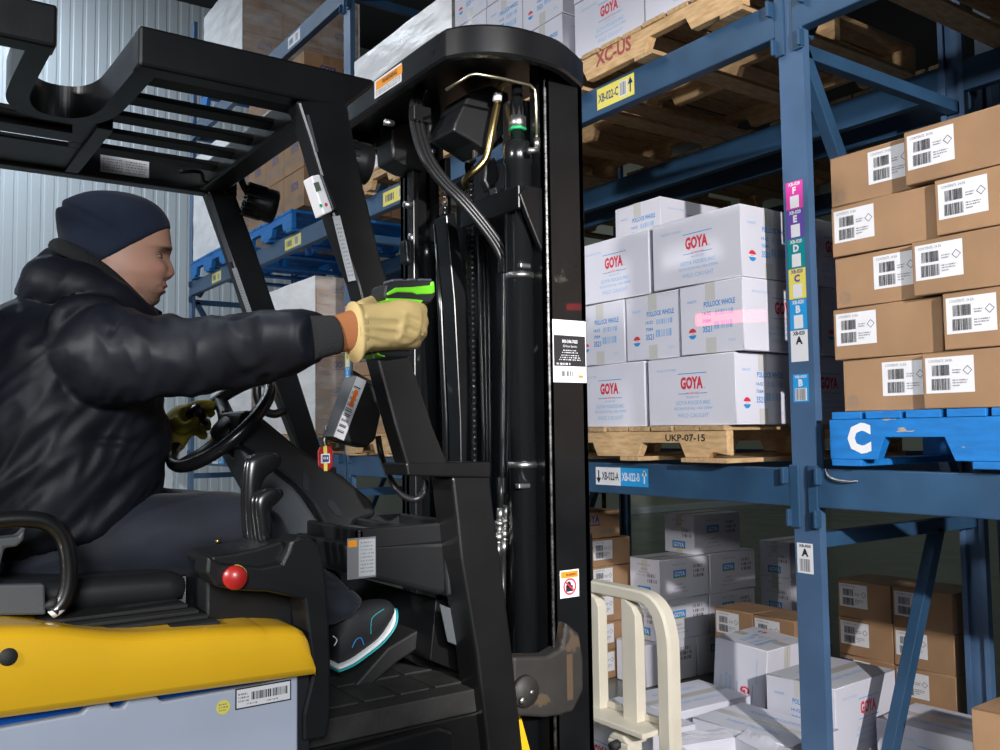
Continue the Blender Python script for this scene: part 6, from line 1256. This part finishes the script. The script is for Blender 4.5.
m = MB(); [m.tube([px(*q, X=XS2+0.041) for q in qq], 0.0012, mt_, 6, sub=4) for qq, mt_ in ((((384, 609), (373, 617), (371, 626), (371, 634)), 'shoe_teal'), (((352, 648), (356, 640), (361, 638), (364, 645)), 'ink_blue'), (((333, 636), (337, 640), (334, 646)), 'shoe_white'))]; m.build('shoe_stitching', shoe)
# left boot on the floor plate
m = MB(); loft(m, dense([(ANl+Vector((0, -.02, .03)), Vector((0, .05, 0)), Vector((.045, 0, 0))), (ANl+Vector((0, 0, -.06)), Vector((0, .055, 0)), Vector((.045, 0, 0))), (ANl+Vector((0, 0.03, -.12)), Vector((0, .09, 0)), Vector((.045, 0, 0))), (ANl+Vector((0, 0.05, -.16)), Vector((0, .12, 0)), Vector((.045, 0, 0)))], 3), 'shoe_black', 18); m.build('sneaker', person)
# ------------------------------------------------------------------ gloves and scanner
GX = -1.30
gl = MB()
palm = [((353, 304), (357, 361), .032), ((359, 304), (361, 356), .033), ((369, 304), (369, 352), .033), ((385, 302), (386, 351), .034), ((402, 300), (402, 349), .034), ((413, 303), (411, 342), .030), ((418, 309), (415, 332), .022)]
loft(gl, dense(pairs(palm, GX-0.012), 4), 'glove_leather', 24, 2.5)
for i, (ky_, kz, tip) in enumerate(((414, 309, 3), (414.5, 320, 2), (413, 331, 1), (409, 341, 0))):
    k0 = px(ky_-12, kz, X=GX); k1 = px(ky_+2, kz+0.5, X=GX-0.008); k2 = px(ky_+5.5, kz+2, X=GX-0.045); k3 = px(ky_-6, kz+3, X=GX-0.085); k4 = px(ky_-22, kz+4, X=GX-0.085)
    r_ = 0.0135 if i < 3 else 0.0115; gl.tube([k0, k1, k2, k3, k4], [r_, r_*1.08, r_*1.02, r_*0.95, r_*0.8], 'glove_leather', 12, sub=4)
gl.tube([px(360, 312, X=GX-0.03), px(375, 305, X=GX-0.065), px(392, 303, X=GX-0.085), px(407, 304, X=GX-0.085)], [0.018, 0.017, 0.014, 0.010], 'glove_leather', 12, sub=4)
gm = remesh(gl, 0.0042, 3); V = coords(gm); Nn = normals(gm)
pts_c = [px(372, z, X=GX+0.02) for z in (326, 333, 341)]
for a_, b_, s_ in (((366, 322), (398, 324), 1), ((368, 330), (397, 334), 1), ((366, 338), (388, 345), 1), ((362, 345), (372, 350), 1), ((410, 318), (421, 322), .9), ((408, 329), (419, 333), .9), ((404, 339), (415, 342), .8)):
    dd, _, _ = seg_t(V, [px(*a_, X=GX+0.022), px(*b_, X=GX+0.022)]); V -= Nn*(np.exp(-(dd/0.0045)**2)*0.0045*s_)[:, None]; V += Nn*(np.exp(-((dd-0.009)/0.005)**2)*0.0018*s_)[:, None]
V += Nn*(np.array([noise.noise(Vector((v[0]*30, v[1]*22, v[2]*38))) for v in V])*0.0022)[:, None]
setco(gm, V); gr = place(gm, 'glove', person, 'glove_leather', label='tan leather work glove gripping the scanner')
m = MB(); cu = [((351, 301.5), (356, 363), .033), ((353, 302), (358, 362.5), .034), ((356, 304), (359.5, 359), .033), ((359, 305), (361, 355.5), .032)]
loft(m, dense(pairs(cu, GX-0.012), 2), 'glove_leather', 24, 2.4); m.build('glove_hem', gr)
m = MB(); loft(m, dense(pairs([((324, 317.5), (333, 353), .031, -1.362), ((336, 314.5), (345, 352), .032, -1.342), ((347, 311), (353.5, 350.5), .032, -1.325), ((354, 308.5), (359, 349), .031, -1.315)], 0), 3), 'glove_cuff', 24, 2.2); m.build('knit_cuff', gr, label='rust brown knit cuff')
# left glove on the wheel
LXg = -2.20
gl = MB()
lp = [((150, 448), (160, 463), .032), ((153, 436), (168, 459), .036), ((160, 421), (182, 449), .040), ((170, 410), (191, 437), .042), ((180, 405), (196, 428), .040), ((187, 404), (198, 421), .030)]
loft(gl, dense(pairs(lp, LXg), 4), 'glove_olive', 20, 2.3)
for i, P_ in enumerate(((( 183, 412), (195, 407), (207, 405), (214, 406)), ((186, 420), (197, 413), (207, 410), (213, 416)), ((184, 428), (196, 422), (206, 423), (207, 431)), ((180, 436), (192, 431), (202, 433), (202, 440)))):
    x = LXg+0.030-0.022*i if i else LXg+0.034; gl.tube([px(*q, X=x) for q in P_], [0.0135, 0.0135, 0.0125, 0.0095], 'glove_olive', 12, sub=4)
gl.tube([px(172, 420, X=LXg+0.035), px(182, 428, X=LXg+0.052), px(191, 425, X=LXg+0.056), px(197, 417, X=LXg+0.052)], [0.015, 0.0155, 0.0135, 0.010], 'glove_olive', 12, sub=4)
gm2 = remesh(gl, 0.0042, 3); V = coords(gm2); Nn = normals(gm2); V += Nn*(np.array([noise.noise(Vector((v[0]*26, v[1]*30, v[2]*30))) for v in V])*0.003)[:, None]; setco(gm2, V); gl_o = place(gm2, 'glove', person, 'glove_olive', label='olive yellow leather glove on the steering wheel')
m = MB(); loft(m, dense(pairs([((147, 452), (157, 465), .030), ((152, 445), (161, 461), .033)], LXg), 3), 'glove_cuff', 18); m.build('knit_cuff', gl_o)
# scanner
sc = thing('barcode_scanner', px(405, 320, X=-1.69), 'green and black handheld barcode scanner held in the tan glove', 'barcode scanner')
SXa, SXb = GX-0.010, GX-0.062
m = MB(); pprism([(384, 296), (386, 284), (400, 280.5), (432, 280), (435, 284), (436, 295), (431, 303), (417, 303), (410, 299), (398, 300), (386, 300)], SXa, SXb, m, 'scanner_black'); hd = m.build('head', sc, bevel=0.005, seg=3)
m = MB(); pprism([(387, 293), (396, 287.5), (412, 287), (417, 286.5), (431, 285), (431.5, 281.5), (434.5, 281), (435.2, 292), (432, 294), (418, 294.5), (412, 292.5), (398, 292), (388, 295.5)], SXa+0.003, SXb-0.003, m, 'scanner_green'); pprism([(386, 298), (400, 298), (416, 299), (424, 300), (420, 305), (414, 305), (404, 301), (388, 301.5)], SXa+0.001, SXb-0.001, m, 'scanner_green'); m.build('green_trim', sc, bevel=0.002, label='bright green trim')
m = MB(); pprism([(392, 279), (404, 278.5), (404, 281), (392, 282)], SXa-0.01, SXb+0.01, m, 'grey_plastic'); pprism([(408, 278.5), (416, 278), (416, 280.5), (408, 281)], SXa-0.006, SXb+0.006, m, 'grey_plastic'); pprism([(419, 278.5), (432, 278.5), (432, 281), (419, 281)], SXa-0.004, SXb+0.004, m, 'grey_plastic'); m.build('keypad', sc, bevel=0.002)
m = MB(); loft(m, dense([((px(404, 300, X=GX-0.045)), Vector((0, .022, 0)), Vector((.015, 0, 0))), ((px(399, 325, X=GX-0.045)), Vector((0, .020, 0)), Vector((.014, 0, 0))), ((px(394, 348, X=GX-0.045)), Vector((0, .024, 0)), Vector((.017, 0, 0)))], 3), 'black_plastic', 16, 2.6); m.build('grip', sc)
m = MB(); pprism([(377, 350), (382, 349), (410, 350), (412, 354), (408, 358), (392, 357.5), (380, 355)], GX-0.010, GX-0.080, m, 'black_plastic'); bs = m.build('base', sc, bevel=0.005, seg=3)
m = MB(); pprism([(378, 353), (385, 355.5), (385, 356.8), (378, 354.5)], GX-0.012, GX-0.078, m, 'scanner_green'); m.tube([px(376, 350, X=GX-0.03), px(373, 354, X=GX-0.03), px(375, 358, X=GX-0.03)], 0.003, 'zinc', 6, sub=3); m.build('base_trim', bs)
m = MB(); q = px(435.5, 288, X=SXa-0.002); m.box(SXb+0.006, SXa-0.006, q.y-0.004, q.y+0.0005, q.z-0.008, q.z+0.006, 'lens_glass'); m.build('scan_window', sc)

# the scanner's red aiming beam: a lamp in the scan window, shaped to a flat fan
lp_ = px(437.5, 289, X=GX-0.002); ld = bpy.data.lights.new('scan_beam', 'SPOT'); ld.energy = 1000; ld.color = (1.0, 0.03, 0.05); ld.shadow_soft_size = 0.002; ld.spot_size = math.radians(50); ld.spot_blend = 0.0
ld.use_nodes = True; nt = ld.node_tree; N = nt.nodes; L = nt.links; em = N['Emission']; tcn = N.new('ShaderNodeTexCoord'); sp_ = N.new('ShaderNodeSeparateXYZ'); L.new(tcn.outputs['Normal'], sp_.inputs[0])
def mth(op, a, b_=None):
    n_ = N.new('ShaderNodeMath'); n_.operation = op
    for i_, v_ in enumerate((a, b_)):
        if v_ is None: continue
        if isinstance(v_, (int, float)): n_.inputs[i_].default_value = v_
        else: L.new(v_, n_.inputs[i_])
    return n_.outputs[0]
ry = mth('ABSOLUTE', mth('DIVIDE', sp_.outputs[1], sp_.outputs[2])); rx_ = mth('ABSOLUTE', mth('DIVIDE', sp_.outputs[0], sp_.outputs[2])); L.new(mth('MULTIPLY', mth('LESS_THAN', ry, 0.0105), mth('LESS_THAN', rx_, 0.082)), em.inputs['Strength'])
lo_ = bpy.data.objects.new('scan_beam', ld); COL.objects.link(lo_); lo_.location = lp_; lo_.rotation_euler = (px(716, 318.5, Y=2.66)-lp_).to_track_quat('-Z', 'Y').to_euler()
# ------------------------------------------------------------------ tree copies need the children list of every thing that is copied later
